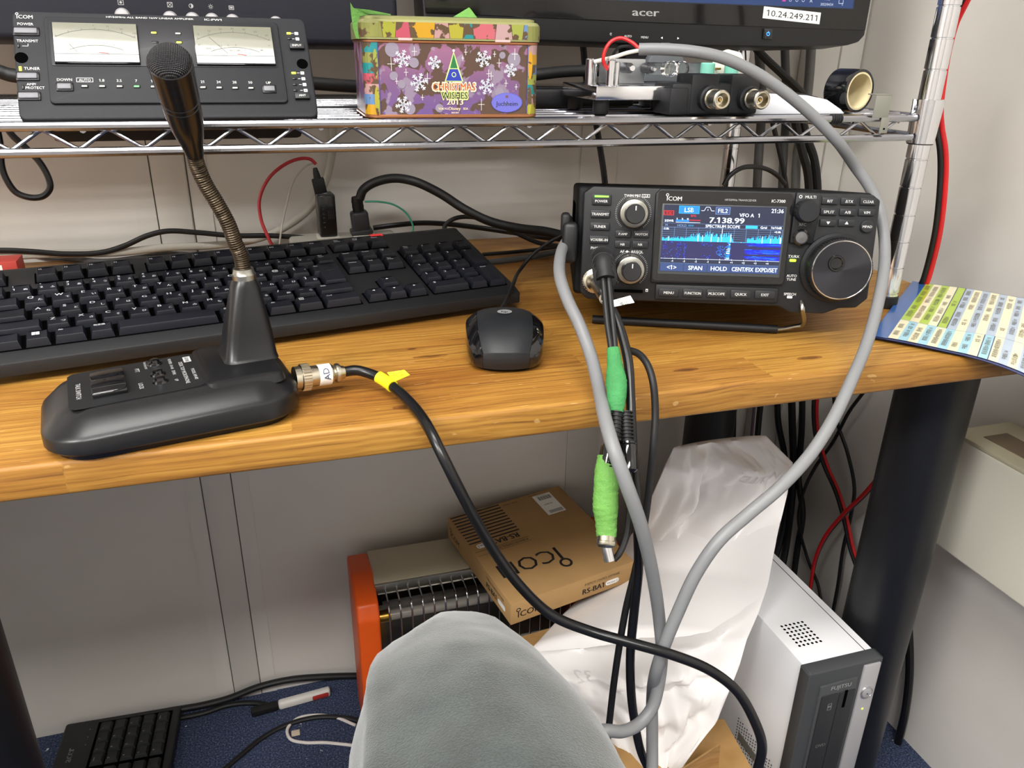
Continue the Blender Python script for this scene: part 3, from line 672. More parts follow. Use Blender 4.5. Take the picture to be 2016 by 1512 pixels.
for x, z, m_, w2, h2 in ((-.0927, .0544, BLO, .0014, .003), (-.0925, .0375, YL, .0016, .0030), (-.0918, .0240, BLO, .0014, .003), (.0816, .0679, YL, .003, .0014), (.0816, .0635, BLO, .003, .0014), (.0811, .0356, YL, .003, .0014), (.0810, .0310, BLO, .003, .0014), (.0808, .0263, BLO, .003, .0014), (.0806, .0217, BLO, .003, .0014)):
    G().box((x, -.0012, z), (w2, .0010, h2), m_, .0003, 2).obj('indicator_lamp', amp)
for x, z, w2, s_, f in ((-.0875, .0650, .0135, '', -.001), (-.0885, .0318, .0115, '', -.001), (-.0885, .0175, .0115, '', -.001), (.0860, .0566, .0105, 'INPUT', -.001), (.0848, .0163, .0105, 'ANT', -.001), (-.0670, .0228, .0082, '', -.0032), (.0625, .0212, .0075, '', -.0032)):
    G().box((x, f - .0004, z), (w2 + .002, .001, .0062), BLO, .0004).box((x, f - .0012, z - .0004), (w2, .0024, .0040), AMPB if s_ == '' else AMPG, .0006).obj('button', amp) if not s_ else button(amp, x, z, w2, .0046, s_, face=f, m=BTN, dp=.003, th=.0017)
for x, z in ((-.0915, .0456), (.0882, .0432)):
    g = G(); g.lathe([(.0040, 0), (.0039, .0004), (0, .0004)], DARKH, T(x, -.0009, z) @ RX(PI / 2), 28); g.obj('screw_hole', amp)  # flat black disc, the dark of the hole is in its colour

# ================================================================== MONITORS
mo = thing('monitor', 'dark navy monitor with silver round buttons, on the shelf behind the amplifier head', 'monitor', (-.03, .78, .93), (-.1, 0, 0))
g = G(); g.box((-.135, .022, .165), (.592, .04, .33), NAVY, .006, 3)  # unseen left end widened to shade the back wall
g.obj('bezel', mo)
g = G(); g.box((-.135, .0008, .19), (.55, .002, .24), mat('screen_black', rgb(12, 14, 20), .2), .0006); g.obj('screen', mo)
g = G(); g.box((0, .04, -.022), (.05, .02, .05), NAVY, .003); g.box((0, .045, -.045), (.16, .12, .006), NAVY, .002); g.obj('stand', mo)
for x, z, s_ in ((-.070, .0202, 0), (-.0331, .0188, 1), (-.0155, .0184, 2), (.0002, .0182, 3), (.0169, .0178, 4), (.0529, .0170, 5)):
    G().lathe([(.0062, 0), (.0060, .0015), (.0048, .0028), (0, .0032)], SIL, T(x, .002, z) @ RX(PI / 2), 28).obj('button', mo)
g = G(); d = D2(g, FRONT(.002))
d.frame(-.0722, .0285, -.0678, .0325, .0004, DIMW); d.disc(-.070, .0305, .001, DIMW)
g.obj('button_symbol', mo); g = G(); d = D2(g, FRONT(.002))
d.frame(-.0343, .0278, -.0301, .0318, .0004, DIMW); d.line(-.0336, .0284, -.0308, .0312, .0004, DIMW); d.line(-.0336, .0312, -.0308, .0284, .0004, DIMW)
g.obj('button_symbol', mo); g = G(); d = D2(g, FRONT(.002))
d.ring(-.0155, .0293, .0014, .0018, DIMW); d.poly([(-.0155 + .0015 * math.cos(a), .0293 + .0015 * math.sin(a)) for a in [math.radians(-90 + 18 * k) for k in range(11)]], DIMW)
g.obj('button_symbol', mo); g = G(); d = D2(g, FRONT(.002))
d.ring(.0002, .0292, .0007, .0011, DIMW)
for k in range(8): a = k * PI / 4; d.line(.0002 + .0014 * math.cos(a), .0292 + .0014 * math.sin(a), .0002 + .0021 * math.cos(a), .0292 + .0021 * math.sin(a), .0003, DIMW)
g.obj('button_symbol', mo); g = G(); d = D2(g, FRONT(.002))
d.frame(.0148, .0272, .019, .0305, .0005, DIMW); d.rect(.0158, .0282, .018, .0295, DIMW)
g.obj('button_symbol', mo)

ac = thing('monitor', 'glossy black widescreen monitor with a white address label, above the transceiver', 'monitor', (.158, .8, .936), (-.1, 0, 0))
g = G(); pol = [(.0, .015), (.004, .008), (.02, .005), (.1, .0022), (.25, .0), (.4, .0005), (.48, .0035), (.494, .007), (.501, .014), (.508, .10), (.51, .32), (.505, .325), (-.005, .325), (-.008, .32)]
g.prism(pol, 0, .045, ABZM, .002); bz = g.obj('case', ac)
g = G(); g.prism([(.002, .0235), (.25, .0205), (.5, .019), (.507, .10), (.5085, .321), (-.0065, .321)], -.001, .003, ABZ, .0006); g.obj('bezel', ac)
TB = em('desktop_blue', (14, 30, 62), .9); TB2 = em('taskbar_blue', (22, 50, 96), .9); TBT = em('taskbar_text', (200, 210, 225), .8)
g = G(); d = D2(g, FRONT(-.0012)); d.rect(.018, .0395, .482, .305, em('screen_edge', (8, 14, 30), .7)); d.up(); d.rect(.02, .0405, .480, .0525, TB2); d.rect(.02, .0525, .480, .303, TB); d.up()
d.text('2022/04/24', .4455, .0438, .0026, TBT); d.text('10:23', .4455, .0492, .0026, TBT); d.text('A', .425, .0468, .0038, TBT)
d.frame(.4605, .0448, .4665, .0495, .0005, TBT); d.text('2', .4655, .0445, .0025, TBT)
for x in (.399, .407, .415): d.ring(x, .0468, .0013, .0017, TBT)
d.text('^', .376, .047, .0035, TBT); d.rect(.389, .045, .393, .0485, em('taskbar_magenta', (190, 60, 150), .8)); d.text('19°C', .35, .048, .003, TBT); d.rect(.337, .0455, .342, .0485, TBT)
g.obj('screen', ac)
g = G(); d = D2(g, FRONT(-.001)); d.text('acer', .2295, .0305, .0075, mat('silver_print', rgb(190, 190, 192), .35, .6), 'C', .02, width=.0305)
d = D2(g, FRONT(0)); d.text('e', .1918, .0100, .0042, DIMW, 'C', -.005); d.text('AUTO', .2108, .0076, .0022, WHT, 'C', .012); d.text('MENU', .2296, .0069, .0022, WHT, 'C', .012)
d.poly([(.2502, .0055), (.2502, .0079), (.2478, .0067)], WHT); d.poly([(.267, .0054), (.2694, .0066), (.267, .0078)], WHT); g.obj('lettering', ac)
pb = G().box((.3745, -.0006, .0128), (.0115, .0024, .0108), BLKG, .001).obj('power_button', ac)
g = G(); d = D2(g, FRONT(-.0019)); BLD = em('blue_led', (60, 130, 255), 2.5); d.ring(.3745, .0128, .0015, .0021, BLD, 115, 425); d.rect(.3742, .0131, .3748, .0153, BLD); g.obj('power_lamp', pb)
g = G(); g.box((.25, .035, -.03), (.06, .02, .08), ABZM, .003); g.box((.25, .045, -.053), (.22, .14, .004), ABZM, .002); g.obj('stand', ac)
lab = thing('address_label', 'white sticker with a printed number on the glossy monitor bezel', 'label', (.158, .8, .936), (-.1, 0, 0))
G().box((0, 0, 0), (.072, .0003, .0115), WLAB, M=T(.4028, -.00122, .0317) @ RY(.06)).obj('sticker', lab)
g = G(); d = D2(g, FRONT(-.0014) @ T(.4028, .0317, 0) @ RZ(-.06)); d.text('10.24.249.211', 0, 0, .0062, INK, 'C', -.003, width=.064); g.obj('lettering', lab)

# ================================================================== TIN
tn = thing('biscuit_tin', 'worn purple Christmas biscuit tin with a coloured patchwork lid, on the wire shelf', 'tin', (.141, .603, DK), (0, 0, -.02))
TG = [rgb(*c) for c in ((150, 152, 80), (176, 178, 60), (206, 92, 110), (222, 168, 40), (205, 160, 158), (190, 182, 62), (44, 148, 152), (216, 112, 122), (206, 168, 168), (170, 178, 80), (110, 148, 196))]
TM = []
for i, c_ in enumerate(TG):
    w = NT('lid_patch', .35, .15); n1 = w.n('TexNoise'); n1.inputs['Scale'].default_value = 110; n1.inputs['Detail'].default_value = 5
    w.l(w.mapping(loc=(i, 0, 0)), n1.inputs['Vector']); w.col(w.mix(tuple(x * .74 for x in c_), rgb(90, 70, 48), w.ramp(n1.outputs[0], [(.545, (0, 0, 0)), (.565, (1, 1, 1))]))); TM.append(w.m)
TD_ = .082                                       # depth of the tin
def tin_ring(x_, y0_, y1_, r_, n_=7):
    p = []
    for cx_, cy_, a0 in ((x_ - r_, y0_ + r_, -90), (x_ - r_, y1_ - r_, 0), (-x_ + r_, y1_ - r_, 90), (-x_ + r_, y0_ + r_, 180)):
        for k in range(n_): a = math.radians(a0 + k * 90 / (n_ - 1)); p.append((cx_ + r_ * math.cos(a), cy_ + r_ * math.sin(a)))
    return p
def ring_stack(g, rings, m_, caps=True):
    vs = [(x, y, z) for p, z in rings for x, y in p]; n_ = len(rings[0][0]); fs = []
    for i in range(len(rings) - 1):
        for j in range(n_): k = (j + 1) % n_; fs.append((i * n_ + j, i * n_ + k, (i + 1) * n_ + k, (i + 1) * n_ + j))
    if caps: fs.append(list(range(n_))[::-1]); fs.append([(len(rings) - 1) * n_ + j for j in range(n_)])
    g.add(vs, fs, m_)
pr0 = tin_ring(.0655, 0, TD_, .011)
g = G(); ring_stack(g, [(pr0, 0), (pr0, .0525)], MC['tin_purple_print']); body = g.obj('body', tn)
SEQ = [[3, 10, 4, 2, 6, 0, 6], [5, 4, 6, 9, 10, 3, 8]]
for sg in (-1, 1):
    g = G(); pts_ = [(-.0560, 0)] + sorted([q_ for q_ in pr0 if q_[0] < -.050 and q_[1] < .0115], key=lambda q_: q_[1]) ; pts_ = [q_ for i_, q_ in enumerate(pts_) if i_ == 0 or q_[0] < -.0560]
    for a_, b_ in zip(pts_[:-1], pts_[1:]):
        for k in range(7):
            z0_, z1_ = .0025 + k * .007, .0025 + (k + 1) * .007; ex = lambda q_: ((q_[0] - .00025 * (1 if q_[1] > .001 else 0)) * (-sg), q_[1] - .00025, 0)
            A3, B3 = Vector(ex(a_)), Vector(ex(b_)); up = Vector((0, 0, 1)); f_ = [0, 1, 2, 3] if sg > 0 else [3, 2, 1, 0]
            g.add([A3 + up * z0_, B3 + up * z0_, B3 + up * z1_, A3 + up * z1_], [f_], TM[SEQ[(sg + 1) // 2][k]])
    d = D2(g, FRONT(0), .0004)
    for cz, m_ in ((.012, TM[5]), (.037, TM[9] if sg < 0 else TM[3])): d.disc(sg * .0577, cz, .0017, m_, .010)
    d.rect(sg * .0557 - .0003, .003, sg * .0557 + .0003, .051, mat('tin_blue_line', rgb(70, 74, 130), .4))
    g.obj('border_print', tn)
g = G(); big_ = tin_ring(.0663, -.0008, TD_ + .0008, .0118)
ring_stack(g, [(pr0, -.0), (big_, .0006), (big_, .0018), (pr0, .0026)], mat('tin_gold_rim', rgb(176, 120, 84), .3, .8)); g.obj('rolled_rim', tn)
g = G(); ring_stack(g, [(pr0, .0508), (big_, .0514), (big_, .0526), (pr0, .0532)], MC['tin_gold_rim']); g.obj('rolled_rim', tn)
g = G(); cuts = [-.067, -.0517, -.0431, -.032, -.0154, -.0037, .0057, .0141, .0298, .0432, .0507, .067]
lp = rpoly(-.0672, -.0015, .0672, .1015, .011, 7)
lid = G(); LMT = mat('lid_metal', rgb(150, 150, 100), .35, .3); o1 = tin_ring(.0672, -.0018, TD_ + .0018, .0125); o2_ = tin_ring(.0655, .0, TD_, .011); o3_ = tin_ring(.0632, .0024, TD_ - .0024, .009)
ring_stack(lid, [(o1, .0532), (o1, .0640), (o2_, .0660), (o3_, .0664), (o3_, .0680), (tin_ring(.061, .005, TD_ - .005, .008), .0686)], LMT); lo_ = lid.obj('lid', tn)
for sg in (-1, 1):                                   # corner patches of the lid
    for a_, b_ in zip(o1[:-1], o1[1:]):
        if a_[1] < .011 and a_[0] * sg > .0545 and b_[0] * sg > .0545:
            g2 = G(); e_ = .0002; g2.add([(a_[0] * 1.003, a_[1] - e_, .0545), (b_[0] * 1.003, b_[1] - e_, .0545), (b_[0] * 1.003, b_[1] - e_, .0635), (a_[0] * 1.003, a_[1] - e_, .0635)], [(0, 1, 2, 3)], TM[0 if sg < 0 else 10]); lid_patch_v = lid_patch_v + [g2] if 'lid_patch_v' in globals() else [g2]
g2 = G()
for q_ in lid_patch_v: g2.add([tuple(v) for v in q_.v], q_.f, q_.mats[0])

g = G(); d = D2(g, FRONT(-.0018), .0002)
for k in range(11):
    a, b_ = (-.0547 if k == 0 else cuts[k]), (.0547 if k == 10 else cuts[k + 1])
    sk = .0012 * (1 if k % 2 else -1)
    d.poly([(a, .0545), (b_, .0545), (b_ + (sk if k < 10 else 0), .0645), (a + (-sk if k > 0 else 0), .0645)], TM[k]); 
d.up()
for k in range(1, 11): sk = .0012 * (1 if (k - 1) % 2 else -1); d.line(cuts[k], .0545, cuts[k] + sk, .0645, .0004, mat('lid_line', rgb(92, 60, 60), .4))
for a, b_ in ((-.041, -.031), (.03, .0415)): d.rect(a, .0527, b_, .0543, mat('lid_pink', rgb(226, 176, 176), .3))
g.add([tuple(v) for v in g2.v], g2.f, TM[0]); g.obj('patchwork_print', lo_)
SNOW = mat('snow_print', rgb(205, 209, 218), .4); PALE = mat('pale_spot_print', rgb(140, 130, 146), .4)
g = G(); d = D2(g, FRONT(0), .0003)
for x, z, r_ in ((-.0455, .0465, .005), (-.0395, .0235, .003), (.036, .0438, .0024), (-.034, .0065, .004), (.0065, .0175, .003), (.045, .041, .005), (-.03, .038, .0035), (-.045, .029, .003), (.034, .018, .0035), (-.012, .007, .003)): d.disc(x, z, r_, PALE)
d.up()
for x, z, r_ in ((-.0385, .0405, .0062), (-.0151, .0383, .0048), (-.0268, .0248, .0065), (-.0388, .0095, .006), (.0215, .0412, .006), (.0423, .0335, .005), (.0238, .0222, .0058)):
    for k in range(6):
        a = k * PI / 3 + .2; c_, s_ = math.cos(a), math.sin(a); d.line(x, z, x + r_ * c_, z + r_ * s_, .0009, SNOW)
        for q in (.45, .72):
            for sg in (-1, 1): a2 = a + sg * .9; d.line(x + r_ * q * c_, z + r_ * q * s_, x + r_ * q * c_ + r_ * .28 * math.cos(a2), z + r_ * q * s_ + r_ * .28 * math.sin(a2), .0007, SNOW)
    d.disc(x, z, r_ * .25, SNOW)
for x, z, r_ in ((-.0465, .0370, .0045), (-.0205, .0275, .004), (-.0295, .0455, .003), (.0083, .0455, .002), (.006, .0415, .0016), (.0255, .031, .003), (.0275, .0295, .003), (.0455, .0447, .004), (.02, .0095, .0042), (.039, .0245, .0025), (.047, .022, .002), (-.036, .0315, .0025), (-.043, .0255, .002), (-.0245, .0145, .002), (.0335, .0385, .003), (.03, .0445, .002)):
    d.line(x - r_ * .6, z, x + r_ * .6, z, .0003, WHT); d.line(x, z - r_, x, z + r_, .0003, WHT); d.disc(x, z, .0004, WHT, n=8)
# plain tree emblem (generic stand-in), title and year
d.up(); TGR = mat('tree_green', rgb(42, 112, 62), .4); TBL = mat('tree_blue', rgb(44, 58, 160), .4); TYL = mat('tree_outline', rgb(196, 220, 140), .4)
d.poly([(-.0078, .0255), (.0062, .0255), (-.0008, .0462)], TYL); d.up(); d.poly([(-.0068, .026), (.0052, .026), (.0022, .034), (-.0038, .034)], TBL); d.poly([(-.0036, .0346), (.002, .0346), (-.0008, .0445)], TGR)
d.up(); d.ring(-.0008, .0302, .0012, .0017, TYL); d.disc(-.0008, .0465, .0009, WHT)
OR = mat('title_orange', rgb(214, 104, 56), .4); CRM = mat('title_cream', rgb(246, 226, 190), .4); DGR = mat('title_green', rgb(54, 76, 40), .4); BRN = mat('title_brown', rgb(110, 76, 60), .4)
d.text('CHRISTMAS', -.0007, .0220, .0062, CRM, 'C', .07, width=.034); d.up(); d.text('CHRISTMAS', -.0007, .0220, .0053, OR, 'C', .015, width=.0322)
d.text('WISHES', -.0005, .0160, .0058, mat('title_lime', rgb(214, 222, 140), .4), 'C', .07, width=.0215); d.up(); d.text('WISHES', -.0005, .0160, .0050, DGR, 'C', .015, width=.0200)
d.text('2013', -.0002, .0115, .0042, CRM, 'C', .03, width=.0125); d.text('TOKYO', -.0092, .0066, .0016, CRM, 'C', .03); d.text('Disney', -.0005, .0068, .0024, CRM, 'C', .02); d.text('SEA', .0078, .0066, .0017, CRM, 'C', .03); d.text('RESORT', .0, .0038, .0012, CRM, 'C', .03)
d.disc(.0398, .0108, .0122, mat('oval_edge', rgb(90, 90, 190), .4), .0070); d.up(); d.disc(.0398, .0108, .0118, mat('oval_blue', rgb(104, 104, 190), .4), .0066); d.up()
d.text('Juchheim', .0398, .0102, .0034, mat('oval_ink', rgb(52, 60, 44), .4), 'C', .008, width=.0172); d.rect(.0388, .0142, .0408, .0160, BRN)
g.obj('front_print', tn)
for poly_, y_, lb in (([(-.0735, .0757), (-.0712, .0722), (-.060, .0716), (-.046, .0692), (-.046, .0684), (-.0600, .0688), (-.0672, .0672), (-.0695, .062), (-.0685, .0530), (-.0708, .0533), (-.0727, .060), (-.0733, .068)], -.0035, 'lime green paper tape strip curling over the left end of the tin lid'),
                      ([(.0015, .0690), (.0140, .0757), (.0152, .0745), (.0192, .0690)], .012, 'short lime green tape strip sticking up behind the middle of the tin lid')):
    bm_ = G(T(.141, .603, DK) @ RZ(-.02)); q_ = []
    bm_.prism(poly_, y_, y_ + .0004, LIME)
    for i_, v in enumerate(bm_.v): v.y += .0025 * math.sin((v.x) * 260) 
    tag(bm_.obj('tape_strip'), lb, 'tape', 'green tape strips on the tin')

# ================================================================== MORSE PADDLE, SWITCH, ODDS AND ENDS ON THE SHELF
pk = thing('morse_paddle', 'chrome twin-lever morse paddle with clear acrylic posts on the wire shelf', 'morse key', (0, 0, 0))
g = G(); g.prism([(.262, .8925), (.366, .8925), (.366, .9035), (.262, .9035)], .622, .700, CHR, .0008); g.obj('base', pk)
for x, y in ((.271, .632), (.271, .69), (.352, .632), (.352, .69)): G().lathe([(.006, 0), (.0068, .002), (.0068, .0115)], RUB, T(x, y, DK), 20).obj('rubber_foot', pk)
for x, y, r_, h_ in ((.279, .634, .0036, .0195), (.268, .652, .0040, .020), (.2745, .660, .0030, .019), (.2865, .640, .0028, .018)):
    G().lathe([(r_, 0), (r_, h_ - .0008), (r_ - .0008, h_), (0, h_)], CHR, T(x, y, .9035), 24).obj('terminal_post', pk)
G().box((.306, .672, .9135), (.036, .018, .020), mat('matte_silver', rgb(168, 170, 172), .32, .7), .001).obj('bearing_block', pk)
for i, x in enumerate((.303, .323)): G().cyl((x, .650, .9165), (x, .662, .9165), .0042, mat('dark_knurl', rgb(96, 96, 98), .35, .9), n=20).cyl((x, .644, .9165), (x, .650, .9165), .0022, CHR).obj('tension_screw', pk)
for x, y in ((.332, .640), (.346, .646), (.339, .652)):
    G().lathe([(.0052, 0), (.0060, .001), (.0060, .009), (.004, .0102), (0, .0102)], CLEARP, T(x, y, .9165) @ RX(PI / 2), 24).obj('adjusting_knob', pk)
G().box((.352, .656, .916), (.060, .003, .010), CLEARP, .0006).box((.352, .672, .916), (.060, .003, .010), CLEARP, .0006).obj('lever', pk)
G().prism([(.390, .912), (.424, .9105), (.4255, .918), (.4175, .930), (.404, .9325), (.392, .928)], .664, .668, CREAMW, .0012).obj('finger_piece', pk)
G().lathe([(.001, 0), (.001, .008)], BRASS, T(.393, .664, .9165) @ RX(PI / 2), 10).obj('pivot_screw', pk)
bb = thing('round_disc', 'dark translucent domed disc standing behind the morse paddle', 'cover', (0, 0, 0))
G().prism([(.369 + .0215 * math.cos(math.radians(a)), .9035 + .034 * math.sin(math.radians(a))) for a in range(0, 181, 12)], .712, .722, mat('smoky_grey', rgb(92, 96, 100), .3), .001).obj('dome', bb)
G().prism([(.349, DK), (.389, DK), (.389, .9035), (.349, .9035)], .710, .724, BLK, .001).obj('base', bb)

sw = thing('coaxial_switch', 'black block coaxial switch with two nickel sockets at the shelf edge', 'switch', (0, 0, 0))
g = G(); g.box((.360, .624, DK + .0125), (.076, .034, .025), RBLK, .0025); g.box((.3515, .620, DK + .0165), (.0255, .028, .031), RBLK, .002); g.box((.389, .620, DK + .0165), (.0275, .028, .031), RBLK, .002)
g.box((.3285, .6205, DK + .011), (.017, .03, .021), RBLK, .002); g.obj('body', sw)
for x in (.3545, .3915):
    z = DK + .0135
    g = G(); Q = T(x, .6065, z) @ RX(PI / 2) @ RY(.0)
    g.lathe([(.0100, 0), (.0100, .006), (.0085, .0068), (.0085, .0075)], RBLK, Q, 36); so = g.obj('socket', sw)
    g = G(); g.lathe([(.0072, 0), (.0078, .0075), (.0078, .0095), (.0070, .0100), (.0070, .0175), (.0075, .0180), (.0075, .0225), (.0066, .0232), (.0053, .0232), (.0050, .0150), (0, .0150)], NICK, Q, 40)
    for k in range(30): a = 2 * PI * k / 30; g.box((.0079 * math.cos(a), .0079 * math.sin(a), .0045), (.0007, .0007, .006), NICK, 0, M=Q)
    g.lathe([(.0028, .0150), (.0028, .0195), (.0018, .0195), (.0018, .0160)], NICK, Q, 20); g.lathe([(.0012, .015), (.0012, .0200), (0, .0203)], BRASS, Q, 12); g.obj('threaded_ring', so)
for x, h_, lb in ((.377, .017, 'teal capped post behind the black switch, nearer the clear paddle knobs'), (.4005, .0205, 'teal capped post behind the black switch, in front of the ivory finger piece')):
    g = G(); g.lathe([(.0062, 0), (.0062, h_ - .001), (.0054, h_), (0, h_)], TEAL, T(x, .650, .9045), 28); g.lathe([(.005, -.0228), (.005, 0)], BLK, T(x, .650, .9045), 16)
    tag(g.obj('teal_cap_post'), lb, 'connector', 'teal capped posts')

tp = thing('tape_roll', 'roll of black tape with a pale cardboard core standing on the shelf end', 'tape', (.5125, .632, DK + .0185), (0, 0, .20))
Q = RX(PI / 2) @ T(0, 0, -.012)
G().lathe([(.0158, 0), (.0182, .0), (.0184, .001), (.0184, .023), (.0182, .024), (.0158, .024), (.0158, 0)], BLKG, Q, 56, False).obj('tape', tp)
g = G(); g.lathe([(.0159, .0241), (.0144, .0241), (.0143, -.0002), (.0159, -.0002), (.0159, .0241)], mat('core_card', rgb(214, 200, 160), .6), Q, 56, False); g.obj('core', tp)
t = thing('steel_bracket', 'small grey steel bracket clipped over the front rail beside the tape roll', 'bracket', (0, 0, 0))
g = G(); BRK = mat('galvanised', rgb(142, 142, 132), .45, .4)
g.box((.5210, .5958, .8885), (.0165, .001, .0185), BRK, .0003); g.box((.5210, .6010, .8983), (.0165, .0112, .001), BRK, .0003); g.box((.5270, .5958, .8730), (.0085, .001, .0135), BRK, .0003)
g.cyl((.5270, .5955, .870), (.5270, .5949, .870), .0009, DARKH); g.obj('plate', t)
g = G(); q = [(.478, .5995, .8785), (.4810, .5995, .8785)]
for k in range(5): g.lathe([(.0034, 0), (.0043, .0006), (.0043, .0016), (.0034, .0022)], RUB, T(.4730 + k * .0021, .600, .8785) @ RY(PI / 2), 16)
tag(g.obj('cable_tie'), 'black ring of wrapped tape around the front shelf rail', 'tie')
g = G(); g.prism([(.405, DK), (.497, DK), (.492, DK + .004), (.476, DK + .012), (.455, DK + .0155), (.405, DK + .017)], .612, .628, mat('glossy_white', rgb(224, 226, 232), .12, coat=.6), .001)
g.prism([(.44, DK), (.5, DK), (.5, DK + .002), (.478, DK + .0135), (.455, DK + .0172), (.44, DK + .0175)], .629, .634, BLK, .0006)
tag(g.obj('white_scraper'), 'glossy white wedge with a black edge lying behind the grey cable on the shelf', 'tool')
g = G(); g.box((.262, .752, DK + .008), (.15, .09, .016), BLK, .003); g.box((.262, .752, DK + .0165), (.135, .078, .001), BLKG, .0004)
tag(g.obj('black_router'), 'flat glossy black box lying between the tin and the chrome paddle', 'box')

# ================================================================== KEYBOARD
U = .01905
KBM = Matrix.Translation((-.209, .608, .728)) @ RZ(.197) @ RX(.21)
FJ = [('Esc', 0, 1)] + [('F%d' % (i + 1), x, 1) for i, x in enumerate((2, 3, 4, 5, 6.5, 7.5, 8.5, 9.5, 11, 12, 13, 14))] + [('Print\nScreen', 15.25, 1), ('Scroll\nLock', 16.25, 1), ('Pause', 17.25, 1)]
rows = {}
rows[5] = FJ
rows[4] = [('半/全', 0, 1)] + list(zip(['!1ぬ', '"2ふ', '#3あ', '$4う', '%5え', '&6お', "'7や", '(8ゆ', ')9よ', ' 0わ', '=-ほ', '~^へ', '|¥ー'], range(1, 14), [1] * 13)) + [('Back\nSpace', 14, 1), ('Insert', 15.25, 1), ('Home', 16.25, 1), ('Page\nUp', 17.25, 1), ('Num\nLock', 18.5, 1), ('/', 19.5, 1), ('*', 20.5, 1), ('-', 21.5, 1)]
rows[3] = [('Tab', 0, 1.5)] + [(c_, 1.5 + i, 1) for i, c_ in enumerate(['Qた', 'Wて', 'Eい', 'Rす', 'Tか', 'Yん', 'Uな', 'Iに', 'Oら', 'Pせ', '@゛', '[゜'])] + [('Enter', 13.5, 1.5), ('Delete', 15.25, 1), ('End', 16.25, 1), ('Page\nDown', 17.25, 1), ('7', 18.5, 1), ('8', 19.5, 1), ('9', 20.5, 1), ('+', 21.5, 1)]
rows[2] = [('Caps', 0, 1.75)] + [(c_, 1.75 + i, 1) for i, c_ in enumerate(['Aち', 'Sと', 'Dし', 'Fは', 'Gき', 'Hく', 'Jま', 'Kの', 'Lり', ';れ', ':け', ']む'])] + [('4', 18.5, 1), ('5', 19.5, 1), ('6', 20.5, 1)]
rows[1] = [('Shift', 0, 2.25)] + [(c_, 2.25 + i, 1) for i, c_ in enumerate(['Zつ', 'Xさ', 'Cそ', 'Vひ', 'Bこ', 'Nみ', 'Mも', ',ね', '.る', '/め', '_ろ'])] + [('Shift', 13.25, 1.75), ('▲', 16.25, 1), ('1', 18.5, 1), ('2', 19.5, 1), ('3', 20.5, 1), ('Enter', 21.5, 1)]
rows[0] = [('Ctrl', 0, 1.5), ('win', 1.5, 1), ('Alt', 2.5, 1.25), ('無変換', 3.75, 1), ('', 4.75, 4), ('変換', 8.75, 1), ('かな', 9.75, 1), ('Alt', 10.75, 1.25), ('menu', 12, 1.25), ('Ctrl', 13.25, 1.75), ('◀', 15.25, 1), ('▼', 16.25, 1), ('▶', 17.25, 1), ('0', 18.5, 2), ('.', 20.5, 1)]
RY_ = {0: 0, 1: 1, 2: 2, 3: 3, 4: 4, 5: 5.5}
def keycap(g, x, y, w_, d_, top=0.0, h_=.0085, tilt=0.0):
    b = .0007; i = .0031; it = .0042
    vs = []
    for (xx0, yy0, xx1, yy1, z) in ((x + b, y + b, x + w_ - b, y + d_ - b, -h_), (x + i - .0004, y + i - .0006, x + w_ - i + .0004, y + d_ - it + .001, top - .0008), (x + i, y + i, x + w_ - i, y + d_ - it, top)):
        for px, py in ((xx0, yy0), (xx1, yy0), (xx1, yy1), (xx0, yy1)): vs.append((px, py, z + (tilt * ((py - y) / d_ - .5) if z > -h_ else 0)))
    cx_ = x + w_ / 2; cy_ = y + d_ / 2 - .0004
    fs = [(0, 1, 5, 4), (1, 2, 6, 5), (2, 3, 7, 6), (3, 0, 4, 7), (4, 5, 9, 8), (5, 6, 10, 9), (6, 7, 11, 10), (7, 4, 8, 11), (0, 3, 2, 1)]
    # gently dished top: 5 strips
    o = len(vs); n = 6
    X0, X1, Y0, Y1 = x + i, x + w_ - i, y + i, y + d_ - it
    for k in range(n + 1):
        u = k / n; xx = X0 + (X1 - X0) * u; dz = -.0006 * (1 - (2 * u - 1) ** 2) if w_ < .05 else 0
        for py in (Y0, Y1): vs.append((xx, py, top + dz + tilt * ((py - y) / d_ - .5)))
    for k in range(n): a = o + 2 * k; fs.append((a, a + 2, a + 3, a + 1))
    g.add(vs, fs, KEYM)
